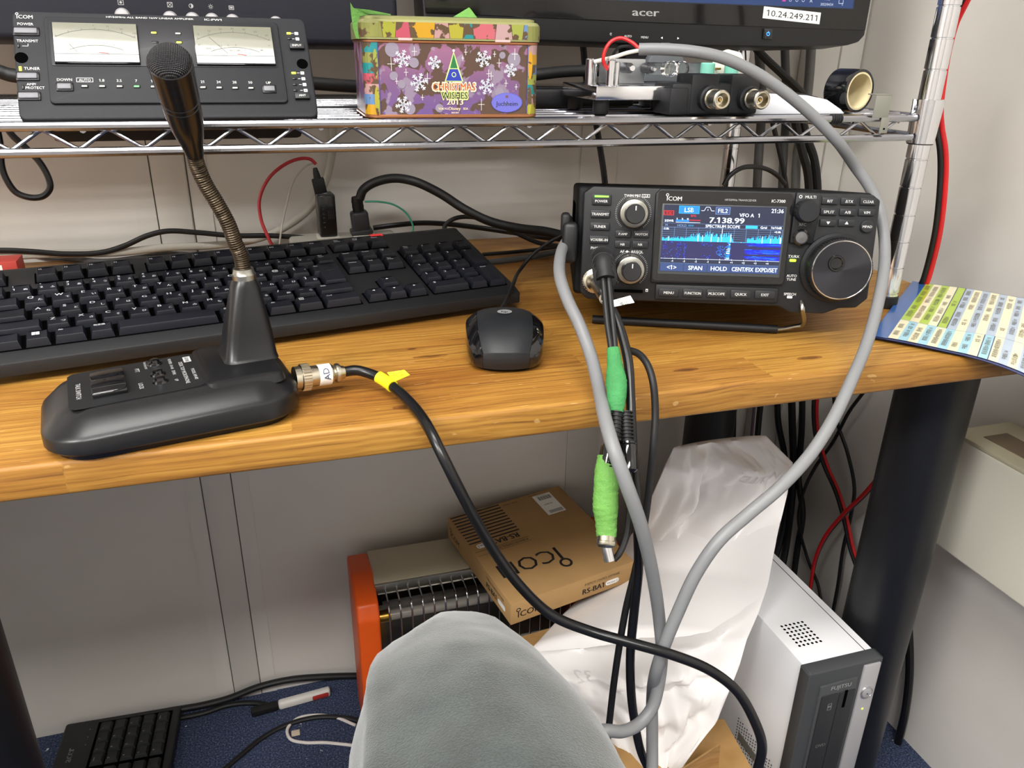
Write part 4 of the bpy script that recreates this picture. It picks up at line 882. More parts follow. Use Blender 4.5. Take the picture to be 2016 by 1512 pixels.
def legend(g, s_, x, y, w_, d_, top, tilt=0.0):
    d = D2(g, T(0, 0, top + .00005) @ T(0, y + d_ / 2, 0) @ RX(math.atan(tilt / d_) if tilt else 0) @ T(0, -y - d_ / 2, 0))
    L_ = x + .0043; tp_ = y + d_ - .0070; J = mat('key_print', rgb(222, 224, 228), .5)
    if s_ == 'win':
        for a in (0, 1):
            for c_ in (0, 1): d.rect(L_ + .0018 + a * .0027, tp_ - .0028 + c_ * .0024 - .0008, L_ + .0018 + a * .0027 + .0024, tp_ - .0028 + c_ * .0024 + .0013, J)
        return
    if s_ == 'menu': d.frame(L_, tp_ - .0016, L_ + .0038, tp_ + .0022, .0004, J); [d.rect(L_ + .0009, tp_ - .0006 + q * .0009, L_ + .0029, tp_ - .0003 + q * .0009, J) for q in range(3)]; return
    if s_ in '▲▼◀▶' and s_:
        k = {'▲': 0, '◀': 1, '▼': 2, '▶': 3}[s_] * PI / 2; cx_, cy_ = x + w_ / 2 - .001, y + d_ * .58
        d.poly([(cx_ + .0016 * math.cos(k + PI / 2 + q), cy_ + .0014 * math.sin(k + PI / 2 + q)) for q in (0, 2 * PI / 3, 4 * PI / 3)], J); return
    if '\n' in s_:
        a, b_ = s_.split('\n'); d.text(a, L_, tp_ + .0012, .0016, J, 'L', .02); d.text(b_, L_, tp_ - .0011, .0016, J, 'L', .02); return
    if len(s_) > 1 and ord(s_[-1]) > 255 and s_ not in ('無変換', '変換', 'かな', '半/全'):
        if len(s_) == 2: d.text(s_[0], L_ + .0002, tp_, .0036, J, 'L', .02, sx=1.15); d.text(s_[1], x + w_ - .0042, tp_ - .0048, .0027, J, 'R', .02)
        else: d.text(s_[0], L_, tp_ + .0008, .0023, J, 'L', .02) if s_[0] != ' ' else None; d.text(s_[1], L_, tp_ - .0034, .0030, J, 'L', .02, sx=1.1); d.text(s_[2], x + w_ - .0042, tp_ - .0044, .0025, J, 'R', .02)
        return
    if s_: d.text(s_, L_, tp_, .0032 if len(s_) == 1 else .0020, J, 'L', .02)
kb = thing('keyboard', 'long black desktop keyboard with white letters tilted up on the desk', 'keyboard')
kb.matrix_world = KBM
g = G(); BW0, BW1, BD0, BD1 = -.0125, 22.5 * U + .0070, -.0155, 6.5 * U + .0165
g.prism([(BD0, -.0180), (BD0 + .003, -.0190), (BD1 - .004, -.026), (BD1, -.022), (BD1 - .001, -.0068), (BD1 - .006, -.0055), (6.5 * U + .002, -.0060), (-.0015, -.0060), (BD0 + .0015, -.0078)], BW0, BW1, KBODY, .0012, M=Matrix(((0, 1, 0, 0), (1, 0, 0, 0), (0, 0, 1, 0), (0, 0, 0, 1))))
# flat dark plates in place of shaded wells below the keys
for a, b_, c_, d_ in ((0, 0, 15, 5), (0, 5.5, 1, 1), (2, 5.5, 4, 1), (6.5, 5.5, 4, 1), (11, 5.5, 4, 1), (15.25, 5.5, 3, 1), (15.25, 3, 3, 2), (15.25, 0, 3, 1), (16.25, 1, 1, 1), (18.5, 0, 4, 5)):
    g.box(((a + c_ / 2) * U, (b_ + d_ / 2) * U, -.0062), (c_ * U, d_ * U, .0012), DARKH)
g.obj('case', kb)
for x in (.03, .40):
    g = G(); g.box((x, BD1 - .022, -.0335), (.022, .005, .022), KBODY, .001, M=T(0, 0, 0)); g.obj('tilt_foot', kb)
g = G(); d = D2(g, T(0, 0, -.0054)); d.text('ELECOM', 21.2 * U, 6.5 * U + .0085, .0022, mat('faint_print', rgb(90, 92, 94), .5), 'C'); g.obj('lettering', kb)
TOPS = {0: .0002, 1: -.0001, 2: -.0002, 3: .0002, 4: .0006, 5: .0008}; TLT = {0: -.0006, 1: -.0003, 2: .0000, 3: .0006, 4: .0012, 5: .0010}
EXTRA = {('Esc', 5), ('半/全', 4), ('Tab', 3), ('Caps', 2), ('Shift', 1), ('変換', 0), ('かな', 0), ('Ctrl', 0), ('.る', 1)}
gx = G(); done = set(); nk = 0
for r_ in range(6):
    for s_, x, w_ in rows[r_]:
        big = G(); y = RY_[r_] * U; dd = U
        if s_ == 'Enter' and x == 13.5:
            keycap(big, (x + .25) * U, y - U, 1.25 * U, 2 * U, TOPS[3], tilt=.002); keycap(big, x * U, y, 1.4 * U, U, TOPS[3], tilt=TLT[3]); legend(big, s_, x * U, y, U, U, TOPS[3] + .0002)
        elif (s_ == '+' or (s_ == 'Enter' and r_ == 1)):
            yy = y - U; keycap(big, x * U, yy, U, 2 * U, .0001); legend(big, s_, x * U, yy, U, 2 * U, .0001)
        else:
            keycap(big, x * U, y, w_ * U, U, TOPS[r_], tilt=TLT[r_]); legend(big, s_, x * U, y, w_ * U, U, TOPS[r_], TLT[r_])
        if (s_, r_) in EXTRA and (s_, r_) not in done and not (s_ == 'Enter'):
            done.add((s_, r_)); off_ = len(gx.v)
            for m_ in big.mats:
                if m_ not in gx.mats: gx.mats.append(m_)
            gx.v += big.v; gx.f += [[i + off_ for i in f] for f in big.f]; gx.mi += [gx.mats.index(big.mats[k]) for k in big.mi]
        else: big.obj('key', kb); nk += 1
o = gx.obj('keys', kb); o['kind'] = 'stuff'

# ================================================================== MOUSE
ms = thing('mouse', 'black wired mouse with a round silver emblem on the desk', 'mouse', (.1735, .577, DT), (0, 0, -.25)); ms.scale = (.96, .97, .98)
def mpt(u, v):           # top surface of the mouse; v = -1 is the palm end
    wv = 1 - .13 * v * v - (.05 * v if v > 0 else 0) - .10 * max(0, -v - .55) ** 2 * 4
    x = .0325 * u * wv; y = .0505 * v - math.copysign(.0085, v) * abs(u) ** 2.6 * abs(v) ** 3
    h_ = .0365 - .013 * max(0, v + .1) ** 2 * 1.1 - .0185 * max(0, -.12 - v) ** 2.2 * 1.3
    z = h_ * (1 - .30 * abs(u) ** 3.2)
    return Vector((x, y, z))
def mshell(u0, u1, m_, side=0, NU=10, NV=28):
    g = G(); vs = []; fs = []
    for i in range(NV + 1):
        for j in range(NU + 1): vs.append(mpt(u0 + (u1 - u0) * j / NU, -1 + 2 * i / NV))
    for i in range(NV):
        for j in range(NU): p_ = i * (NU + 1) + j; fs.append((p_, p_ + 1, p_ + NU + 2, p_ + NU + 1))
    def skirt(line, rev):
        o = len(vs); K = 4
        for q_, p_ in enumerate(line):
            for k in range(K + 1):
                t_ = k / K; inn = Vector((-p_.x, -p_.y, 0)) * (-.035 * math.sin(t_ * PI * .75) + .055 * t_ * t_)
                vs.append(Vector((p_.x, p_.y, p_.z + (.0035 - p_.z) * t_)) + inn)
        for q_ in range(len(line) - 1):
            for k in range(K): a = o + q_ * (K + 1) + k; f_ = (a, a + 1, a + K + 2, a + K + 1); fs.append(f_ if rev else f_[::-1])
    row = lambda v: [mpt(u0 + (u1 - u0) * j / NU, v) for j in range(NU + 1)]
    skirt(row(-1), True); skirt(row(1), False)
    if side: skirt([mpt(side, -1 + 2 * i / NV) for i in range(NV + 1)], side < 0)
    g.add(vs, fs, m_); return g
MS = mat('mouse_satin', rgb(28, 30, 33), .38, bump=.1, bscale=3000)
mshell(-.715, .715, MS).obj('top_shell', ms, angle=30); mshell(-1, -.725, BLKG, -1).obj('side_panel', ms, angle=30); mshell(.725, 1, BLKG, 1).obj('side_panel', ms, angle=30)
g = G(); vs = []
frust_ = [[(x * k_, y * k_, z) for x, y in [(.0285 * (1 if q < 18 else 1) * math.copysign(abs(math.cos(q * PI / 18)) ** .6, math.cos(q * PI / 18)), .0455 * math.copysign(abs(math.sin(q * PI / 18)) ** .6, math.sin(q * PI / 18))) for q in range(36)]] for k_, z in ((.94, 0), (1, .0015), (1, .030))]
fs_ = [(i * 36 + j, i * 36 + (j + 1) % 36, (i + 1) * 36 + (j + 1) % 36, (i + 1) * 36 + j) for i in range(2) for j in range(36)]; frust_[2] = [(x * .8, y * .62, .012) for x, y, z in frust_[2]]
g.add([v for l_ in frust_ for v in l_], fs_ + [list(range(36))[::-1]], BLK); g.obj('base', ms)
pm_ = mpt(0, -.10); pn_ = mpt(0, -.04) - mpt(0, -.16); Q = T(pm_.x, pm_.y, pm_.z - .0004) @ RX(math.atan2(pn_.z, pn_.y))
g = G(); d = D2(g, Q, .0012); d.disc(0, 0, .0062, mat('emblem_silver', rgb(176, 178, 180), .3, .5), .0055, 28); d.up(); d.text('hp', 0, 0, .0044, mat('emblem_dark', rgb(40, 42, 45), .4), 'C', .03); g.obj('emblem', ms)

# ================================================================== DESK MICROPHONE
mcr = thing('desk_microphone', 'black desk microphone with flexible gooseneck and broad base at the desk edge', 'microphone', (-.065, .47, DT), (0, 0, .2))
MB_ = mat('microphone_black', rgb(22, 22, 24), .30, bump=.04, bscale=1800)
# base shell: rounded footprint rising to a sloped top
def foot(inset, r, n=8, x0=-.0755, x1=.0785, y0=.0, y1=.100):
    p = []; x0 += inset; x1 -= inset; y0 += inset; y1 -= inset
    for cx_, cy_, a0 in ((x1 - r, y0 + r, -90), (x1 - r, y1 - r, 0), (x0 + r, y1 - r, 90), (x0 + r, y0 + r, 180)):
        for k in range(n): a = math.radians(a0 + k * 90 / (n - 1)); p.append((cx_ + r * math.cos(a), cy_ + r * math.sin(a)))
    return p
def hh(x): return .0215 + (x + .0755) * .032
g = G(); lay = []
for ins, r_, z, sl in ((.006, .024, .000, 0), (.0045, .026, .0045, 0), (.001, .028, .0052, 0), (.0, .029, .0065, 0), (.0, .030, -.0085, 1), (.0010, .029, -.0066, 1), (.0030, .028, -.0048, 1), (.0100, .022, .0016, 1), (.0170, .016, .0048, 1), (.0190, .014, .0056, 1)):
    lay.append([(x, y, z + (hh(x) if sl else 0)) for x, y in foot(ins, r_)])
vs = [v for l_ in lay for v in l_]; n = len(lay[0]); fs = []
for i in range(len(lay) - 1):
    for j in range(n): k = (j + 1) % n; fs.append((i * n + j, i * n + k, (i + 1) * n + k, (i + 1) * n + j))
fs.append([(len(lay) - 1) * n + j for j in range(n)]); fs.append(list(range(n))[::-1]); g.add(vs, fs, MB_)
base_o = g.obj('base', mcr, angle=28)
def top(x, y, dz=0): return (x, y, hh(x) + .0056 + dz)
TOPM = T(0, 0, hh(0) + .0056) @ RY(-.032)
g = G(); d = D2(g, TOPM, .0002); d.rrect(-.058, .019, .020, .082, .006, mat('mic_panel', rgb(30, 31, 33), .4)); d.up()
VW = mat('mic_print', rgb(190, 190, 190), .5); rt = -PI / 2
for s_, x, y, h_ in (('TALK SWITCH', -.052, .049, .0030), ('PTT', -.0165, .067, .0028), ('LOCK', -.0165, .038, .0028), ('ON PUSH OFF', -.011, .0735, .0016), ('POWER', .0045, .073, .0021), ('ON AIR', .0045, .062, .0018), ('DWN', .0045, .051, .0022), ('UP', .0045, .037, .0022), ('DESK TOP MICROPHONE', .0105, .048, .0026), ('MODEL AM-401', .0162, .042, .0022)):
    d.text(s_, x, y, h_, VW, 'C', .0, rot=rt)
d.rect(.0128, .066, .0175, .0765, VW); d.up(); d.text('ADONIS', .0152, .0712, .0025, mat('mic_ink', rgb(44, 45, 47), .5), 'C', .02, rot=rt, width=.0085); d.ring(-.004, .0625, .0003, .0007, RED); g.obj('panel_print', mcr)
g = G(); pf = [(-.0105, -.001), (-.0105, .003), (-.008, .0052), (-.003, .0060), (.0, .0050), (.004, .0066), (.008, .0058), (.0105, .0032), (.0105, -.001)]
g.prism([(y * 1.85, z) for y, z in pf], -.010, .010, BLKG, .0010, M=TOPM @ T(-.0345, .0505, 0) @ RZ(PI / 2) @ RZ(PI)); g.obj('rocker_switch', mcr)
for x, y in ((-.005, .0735), (-.005, .053), (-.005, .0395)): G().lathe([(.0052, 0), (.0046, .0012), (.0034, .0018), (.003, .0034), (.0, .0038)], BLKG, TOPM @ T(x, y, 0), 24).obj('button', mcr)
# raised pedestal and tapered tower
def frust(g, rings, m_):
    vs = []; fs = []; n_ = 0
    for (x0_, x1_, y0_, y1_, r_, z) in rings:
        p = []
        for cx_, cy_, a0 in ((x1_ - r_, y0_ + r_, -90), (x1_ - r_, y1_ - r_, 0), (x0_ + r_, y1_ - r_, 90), (x0_ + r_, y0_ + r_, 180)):
            for k in range(6): a = math.radians(a0 + k * 18); p.append((cx_ + r_ * math.cos(a), cy_ + r_ * math.sin(a), z))
        n_ = len(p); vs += p
    for i in range(len(rings) - 1):
        for j in range(n_): k = (j + 1) % n_; fs.append((i * n_ + j, i * n_ + k, (i + 1) * n_ + k, (i + 1) * n_ + j))
    fs.append([(len(rings) - 1) * n_ + j for j in range(n_)]); g.add(vs, fs, m_)
g = G(); frust(g, [(.0185, .0700, .0135, .0875, .008, .026), (.020, .0690, .0155, .0860, .007, .0312), (.0225, .0675, .018, .0840, .006, .0325)], MB_); g.obj('pedestal', mcr, angle=40)
g = G(); frust(g, [(.0355, .0720, .040, .078, .007, .0320), (.0372, .0715, .042, .076, .007, .0345), (.0405, .0705, .0440, .074, .0075, .050), (.0480, .0665, .0495, .0685, .0075, .081), (.0500, .0652, .0515, .0667, .0072, .0855)], MB_); g.obj('tower', mcr, angle=40)
tc = Vector((.0576, .0591, 0))
G().lathe([(.0078, .0850), (.0078, .0885), (.0070, .0895), (.0066, .0925), (0, .0925)], STEEL, T(tc.x, tc.y, 0), 28).obj('collar', mcr)
MM = (Matrix.Translation((-.065, .47, DT)) @ RZ(.2)).inverted()
start = Vector((tc.x, tc.y, .092))
dS = (W2C @ (MM.inverted() @ start - CAM)).z
path = [start, start + Vector((-.0008, 0, .010))] + [MM @ P(u, v, D=dS + (.474 - dS) * f_) for u, v, f_ in ((463, 478, .20), (449, 440, .36), (426, 398, .52), (403, 360, .68), (388, 325, .84), (381, 296, 1.0))]
q = catmull(path, 12); L_ = 0; dense = []
for i in range(len(q) - 1):
    k = max(1, round((q[i + 1] - q[i]).length / .00030)); dense += [q[i].lerp(q[i + 1], j / k) for j in range(k)]
dense.append(q[-1])
g = G(); rr = []; acc_ = 0
for i in range(len(dense)):
    acc_ += (dense[i] - dense[i - 1]).length if i else 0
    rr.append(.00475 + .00030 * math.sin(acc_ / .00150 * 2 * PI))
vs = []; fs = []; nn = 14
t0 = (dense[1] - dense[0]).normalized(); nr = Vector((1, 0, 0)); nr = (nr - t0 * nr.dot(t0)).normalized()
for i, p_ in enumerate(dense):
    t_ = (dense[min(i + 1, len(dense) - 1)] - dense[max(i - 1, 0)]).normalized(); nr = (nr - t_ * nr.dot(t_)).normalized(); b_ = t_.cross(nr)
    for j in range(nn): a = 2 * PI * j / nn; vs.append(p_ + nr * rr[i] * math.cos(a) + b_ * rr[i] * math.sin(a))
for i in range(len(dense) - 1):
    for j in range(nn): k = (j + 1) % nn; fs.append((i * nn + j, i * nn + k, (i + 1) * nn + k, (i + 1) * nn + j))
g.add(vs, fs, mat('gooseneck_bronze', rgb(70, 60, 48), .33, .85)); g.obj('gooseneck', mcr, angle=60)
a = MM @ P(383, 302, D=.476); b_ = MM @ P(334, 122, D=.402); ax = (b_ - a); LL = ax.length; Q = ZTO(a, ax)
hd = G(); hd.lathe([(.0050, -.002), (.0055, .001), (.0062, LL * .10), (.0078, LL * .22), (.0092, LL * .34), (.0099, LL * .45), (.0102, LL * .60), (.0098, LL * .605), (.0098, LL * .615), (.0103, LL * .62), (.0104, LL * .65), (.0100, LL * .655), (.0100, LL * .665), (.0105, LL * .67), (.0112, LL * .95), (.0113, LL), (.0108, LL + .0004)], mat('microphone_gloss', rgb(26, 26, 28), .22), Q, 48)
h_o = hd.obj('head', mcr)
w = NT('grille_mesh', .45, .6); w.b.inputs['Base Color'].default_value = (*rgb(52, 52, 54), 1)
wv1 = w.n('TexWave', wave_type='BANDS', bands_direction='X'); wv1.inputs['Scale'].default_value = 380; w.l(w.tc.outputs['Object'], wv1.inputs['Vector'])
wv2 = w.n('TexWave', wave_type='BANDS', bands_direction='Y'); wv2.inputs['Scale'].default_value = 380; w.l(w.tc.outputs['Object'], wv2.inputs['Vector'])
w.col(w.ramp(w.mix(wv1.outputs[0], wv2.outputs[0], .5), [(.25, rgb(16, 16, 17)), (.75, rgb(86, 86, 90))])); w.bump(w.mix(wv1.outputs[0], wv2.outputs[0], .5), 1, .0008)
g = G(); g.lathe([(.0108 * math.cos(math.radians(t_)), .0070 * math.sin(math.radians(t_))) for t_ in range(0, 91, 9)][:-1] + [(0, .0070)], MC['grille_mesh'], None, 40); o = g.obj('grille', h_o); o.matrix_local = Q @ T(0, 0, LL)
# ---- plug on the microphone and its cable
WM = Matrix.Translation((-.065, .47, DT)) @ RZ(.2)
g = G(); c0 = P(588, 744, D=.545); c1 = P(672, 733, D=.560); dr = (c1 - c0); Lc = dr.length; Q = ZTO(c0 - dr * .10, dr)
k = Lc / .031
pl = thing('microphone_plug', 'nickel round microphone plug screwed into the desk microphone base', 'plug', (0, 0, 0))
g.lathe([(.0082, 0), (.0082, .004 * k), (.0092, .0045 * k), (.0092, .0105 * k), (.0078, .011 * k)], NICK, Q, 36)
for j in range(28): a = 2 * PI * j / 28; g.box((.0092 * math.cos(a), .0092 * math.sin(a), .0075 * k), (.0007, .0007, .0055 * k), NICK, M=Q)
g.obj('locking_ring', pl)
G().lathe([(.0074, .010 * k), (.0074, .026 * k), (.0064, .0275 * k), (.0052, .029 * k), (.0066, .0295 * k), (.0070, .031 * k), (.0066, .0325 * k), (.0052, .033 * k), (.0045, .036 * k), (0, .036 * k)], NICK, Q, 36).obj('barrel', pl)
g = G(); g.lathe([(.0076, .0165 * k), (.0076, .0255 * k)], WLAB, Q, 40); rb = Q @ T(0, 0, .021 * k)
wx = g.obj('paper_wrap', pl)
cdir = (CAM - rb.translation).normalized(); axn = dr.normalized(); nz = (cdir - axn * cdir.dot(axn)).normalized(); ux = axn.cross(nz) * -1
Mx = Matrix(((ux.x, axn.x * -1, nz.x, 0), (ux.y, axn.y * -1, nz.y, 0), (ux.z, axn.z * -1, nz.z, 0), (0, 0, 0, 1)))
Mt = Matrix.Translation(rb.translation + nz * .0077) @ Matrix((tuple([axn.x, nz.cross(axn).x, nz.x, 0]), tuple([axn.y, nz.cross(axn).y, nz.y, 0]), tuple([axn.z, nz.cross(axn).z, nz.z, 0]), (0, 0, 0, 1)))
g = G(); d = D2(g, Mt @ RZ(PI / 2 + .1), .0001); d.text('AD', 0, 0, .0046, mat('blue_ink', rgb(34, 48, 84), .6), 'C', .0); g.obj('lettering', pl)

MPTS = [(672, 733, .560), (700, 729, .563), (726, 735, .562), (755, 748, .557), (790, 775, .543), (824, 812, .524), (848, 850, .508), (870, 895, .502), (900, 955, .504), (934, 1020, .515), (975, 1088, .53), (1028, 1158, .54), (1088, 1212, .55), (1160, 1242, .552), (1240, 1265, .548), (1320, 1288, .547), (1395, 1318, .552), (1450, 1360, .56), (1482, 1412, .565), (1500, 1465, .57), (1490, 1520, .58), (1470, 1600, .6)]
cable('microphone_cable', [P(u, v, D=dd) for u, v, dd in MPTS], .0037, CBL, 'thick glossy black cable from the desk microphone hanging down in a wide curve', n=14)
q = catmull([P(u, v, D=dd) for u, v, dd in MPTS], 8)
yl = thing('yellow_tag', 'yellow paper label folded around the black microphone cable', 'label', (0, 0, 0))
a, b_ = P(745, 743, D=.5595), P(771, 760, D=.5530)
G().tube([P(745, 742, D=.5590), P(755, 748, D=.5570), P(764, 754, D=.5540), P(773, 761, D=.5500)], .0044, YEL, 18, 6).obj('wrap', yl)
g = G(); c1 = P(760, 738, D=.557); 
pa, pb_, pc, pd = P(762, 733, D=.556), P(796, 728, D=.560), P(807, 738, D=.560), P(775, 752, D=.552)
nn_ = (pb_ - pa).cross(pd - pa).normalized() * .0002
g.add([pa, pb_, pc, pd, pa + nn_, pb_ + nn_, pc + nn_, pd + nn_], [(0, 3, 2, 1), (4, 5, 6, 7), (0, 1, 5, 4), (1, 2, 6, 5), (2, 3, 7, 6), (3, 0, 4, 7)], YEL)
fl = g.obj('flag', yl)
uxx = (pc - pd).normalized(); nz = -nn_.normalized() if (-nn_).dot(CAM - pa) > 0 else nn_.normalized(); uy = nz.cross(uxx)
Mt = Matrix(((uxx.x, uy.x, nz.x, 0), (uxx.y, uy.y, nz.y, 0), (uxx.z, uy.z, nz.z, 0), (0, 0, 0, 1)))
g = G(); ce = (pa + pb_ + pc + pd) / 4 + nz * .0004
d = D2(g, Matrix.Translation(ce) @ Mt); d.text('ADONIS', 0, .0012, .0018, mat('olive_ink', rgb(120, 120, 40), .6), 'C'); d.text('COM', .0005, -.0016, .0018, MC['olive_ink'], 'C'); g.obj('lettering', yl)

# ================================================================== THINGS PLUGGED INTO THE TRANSCEIVER
def rp(x, y, z): return MR @ Vector((x, y, z))
jk = thing('headphone_plug', 'black ribbed right-angle plug in the phones socket of the transceiver', 'plug', (0, 0, 0))
Jp = [rp(-.1035, .0, .037), rp(-.1035, -.010, .0365), P(1187, 515, D=.552), P(1190, 535, D=.548), P(1192, 550, D=.546)]
g = G(); g.tube(Jp, [.0070, .0078, .0078, .0072, .0066, .0066], RUB, 18, 8); g.obj('boot', jk)
for k in range(5): p_ = catmull(Jp, 8)[14 + k * 4]; G().lathe([(.0068, -.0009), (.0084, -.0006), (.0084, .0006), (.0068, .0009)], RUB, ZTO(p_, (Jp[-1] - Jp[1])), 20).obj('rib', jk)
for dx, lb in ((-5, 'left of the pair of thin black cords hanging from the phones plug'), (6, 'right of the pair of thin black cords hanging from the phones plug')):
    cable('headphone_cable', [P(1192 + dx, 545, D=.546), P(1196 + dx, 590, D=.542), P(1201 + dx, 640, D=.538), P(1207 + dx * .8, 690, D=.532), P(1211 + dx, 750, D=.525), P(1213 + dx * 1.2, 820, D=.52)], .0020, CBLM, lb, group='headphone cords')
mp_ = thing('microphone_socket_plug', 'nickel microphone plug screwed into the lower left of the transceiver', 'plug', (0, 0, 0))
a = rp(-.1085, .0, .0165); b_ = P(1192, 588, D=.548); Q = ZTO(a, b_ - a); L_ = (b_ - a).length
g = G(); g.lathe([(.0094, 0), (.0100, .001), (.0100, .0075), (.0088, .0082), (.0088, .0095), (.0096, .010), (.0096, .0125), (.008, .0135)], NICK, Q, 36)
for j in range(30): t_ = 2 * PI * j / 30; g.box((.0100 * math.cos(t_), .0100 * math.sin(t_), .0042), (.0007, .0007, .0055), NICK, M=Q)
g.obj('locking_ring', mp_); G().lathe([(.0078, .0134), (.0072, .022), (.0050, .024), (.0044, L_)], NICK, Q, 30).obj('barrel', mp_)
tgp = thing('white_tag', 'white printed paper flag below the transceiver card slot', 'label', (0, 0, 0))
g = G(); A_ = [P(1184, 592, D=.545), P(1208, 591, D=.545), P(1241, 582, D=.548), P(1249, 596, D=.546), P(1210, 604, D=.543), P(1190, 604, D=.543)]; nz = (A_[1] - A_[0]).cross(A_[4] - A_[0]).normalized(); nz = nz if nz.dot(CAM - A_[0]) > 0 else -nz
n = len(A_); vs = A_ + [p_ + nz * .0002 for p_ in A_]; g.add(vs, [list(range(n)), [i + n for i in range(n)][::-1]] + [(i, (i + 1) % n, (i + 1) % n + n, i + n) for i in range(n)], WLAB); g.obj('paper', tgp, smooth=False)
uxx = (A_[2] - A_[1]).normalized(); uy = nz.cross(uxx); Mt = Matrix(((uxx.x, uy.x, nz.x, 0), (uxx.y, uy.y, nz.y, 0), (uxx.z, uy.z, nz.z, 0), (0, 0, 0, 1)))
g = G(); d = D2(g, Matrix.Translation(P(1226, 594, D=.5455) + nz * .0003) @ Mt); d.text('JA1YYE', 0, .0016, .0021, DGRY, 'C'); d.text('備品', 0, -.0016, .0024, INK, 'C'); g.obj('lettering', tgp)
# green tape bundle 1, strain reliefs, connector bodies
def wrap(name, pts, r, m_, label, cat='tape', sq=.7, wr=.0004, nseg=60):
    g = G(); q = catmull(pts, 14); n = 20; vs = []; fs = []
    t0 = (q[1] - q[0]).normalized(); view = (CAM - q[0]).normalized(); side = t0.cross(view).normalized()
    for i, p_ in enumerate(q):
        t_ = (q[min(i + 1, len(q) - 1)] - q[max(i - 1, 0)]).normalized(); f_ = i / (len(q) - 1) * (len(r) - 1); ia = int(min(f_, len(r) - 2)); ra = r[ia] + (r[ia + 1] - r[ia]) * (f_ - ia)
        s2 = (side - t_ * side.dot(t_)).normalized(); v2 = s2.cross(t_)
        for j in range(n):
            a = 2 * PI * j / n; rr_ = ra * (1 + .06 * noise.noise(Vector((i * .35, j * .9, 3)))) + wr * noise.noise(Vector((i * .8, j * .5, 0)))
            vs.append(p_ + s2 * rr_ * math.cos(a) + v2 * rr_ * sq * math.sin(a))
    for i in range(len(q) - 1):
        for j in range(n): k = (j + 1) % n; fs.append((i * n + j, i * n + k, (i + 1) * n + k, (i + 1) * n + j))
    fs.append(list(range(n))[::-1]); fs.append([(len(q) - 1) * n + j for j in range(n)])
    g.add(vs, fs, m_); return tag(g.obj(name, angle=50), label, cat)
wrap('tape_wrap', [P(1207, 685, D=.532), P(1211, 725, D=.528), P(1214, 765, D=.523), P(1213, 800, D=.52), P(1212, 815, D=.518)], [.0042, .0052, .0072, .0066, .0054, .0046], GRNT, 'bright green paper tape wrapped round two black cords at the desk edge')
hc = thing('audio_adapter', 'black audio connector with silver jack, wrapped in lime green tape, hanging below the desk', 'connector', (0, 0, 0))
g = G(); aa = [P(1214, 812, D=.518), P(1212, 845, D=.515), P(1207, 878, D=.512)]; g.tube(aa, .0036, RUB, 14, 8)
for k in range(9): p_ = aa[0].lerp(aa[2], k / 8.5); g.lathe([(.0034, -.0006), (.0045, -.0004), (.0045, .0004), (.0034, .0006)], RUB, ZTO(p_, aa[2] - aa[0]), 16)
g.obj('strain_relief', hc)
aa = [P(1205, 872, D=.511), P(1200, 905, D=.51)]; Q = ZTO(aa[0], aa[1] - aa[0]); G().lathe([(.0042, 0), (.0070, .003), (.0074, .010), (.0074, .02)], BLKG, Q, 24).obj('body', hc)
g = G(); ax_ = [P(1199, 898, D=.510), P(1195, 940, D=.508), P(1192, 985, D=.508), P(1193, 1020, D=.508), P(1194, 1056, D=.508)]
wp_ = wrap('tape_sleeve', ax_, [.0074, .0084, .0080, .0084, .0070, .0066], LIME, '', wr=.0006, sq=.85); del wp_['label']; del wp_['category']; wp_.parent = hc
Q = ZTO(P(1194, 1054, D=.508), P(1193, 1075, D=.507) - P(1194, 1054, D=.508))
G().lathe([(.0062, 0), (.0062, .003), (.0066, .0034), (.0066, .0055), (.0052, .0075), (.0044, .0078)], NICK, Q, 28).obj('ferrule', hc)
G().tube([P(1193, 1072, D=.507), P(1200, 1104, D=.507)], [.0036, .0036], CHR, 20, 0).obj('jack', hc)
c2 = thing('audio_connector', 'black ribbed audio connector hanging just right of the taped one', 'connector', (0, 0, 0))
g = G(); aa = [P(1232, 812, D=.522), P(1233, 845, D=.519), P(1234, 872, D=.517)]; g.tube(aa, .0036, RUB, 14, 8)
for k in range(9): p_ = aa[0].lerp(aa[2], k / 8.5); g.lathe([(.0036, -.0006), (.0049, -.0004), (.0049, .0004), (.0036, .0006)], RUB, ZTO(p_, aa[2] - aa[0]), 16)
g.obj('strain_relief', c2); aa = [P(1235, 870, D=.517), P(1237, 925, D=.513)]; G().lathe([(.0058, 0), (.0058, .0012), (.0052, .0014), (.0062, .003), (.0062, (aa[1] - aa[0]).length), (.004, (aa[1] - aa[0]).length + .002)], BLKG, ZTO(aa[0], aa[1] - aa[0]), 24).obj('body', c2)
cable('audio_cable', [P(1237, 920, D=.514), P(1240, 965, D=.514), P(1239, 1015, D=.513), P(1232, 1060, D=.513), P(1219, 1090, D=.512), P(1208, 1102, D=.512)], .0022, CBLM, 'short black cord curling behind the silver jack')

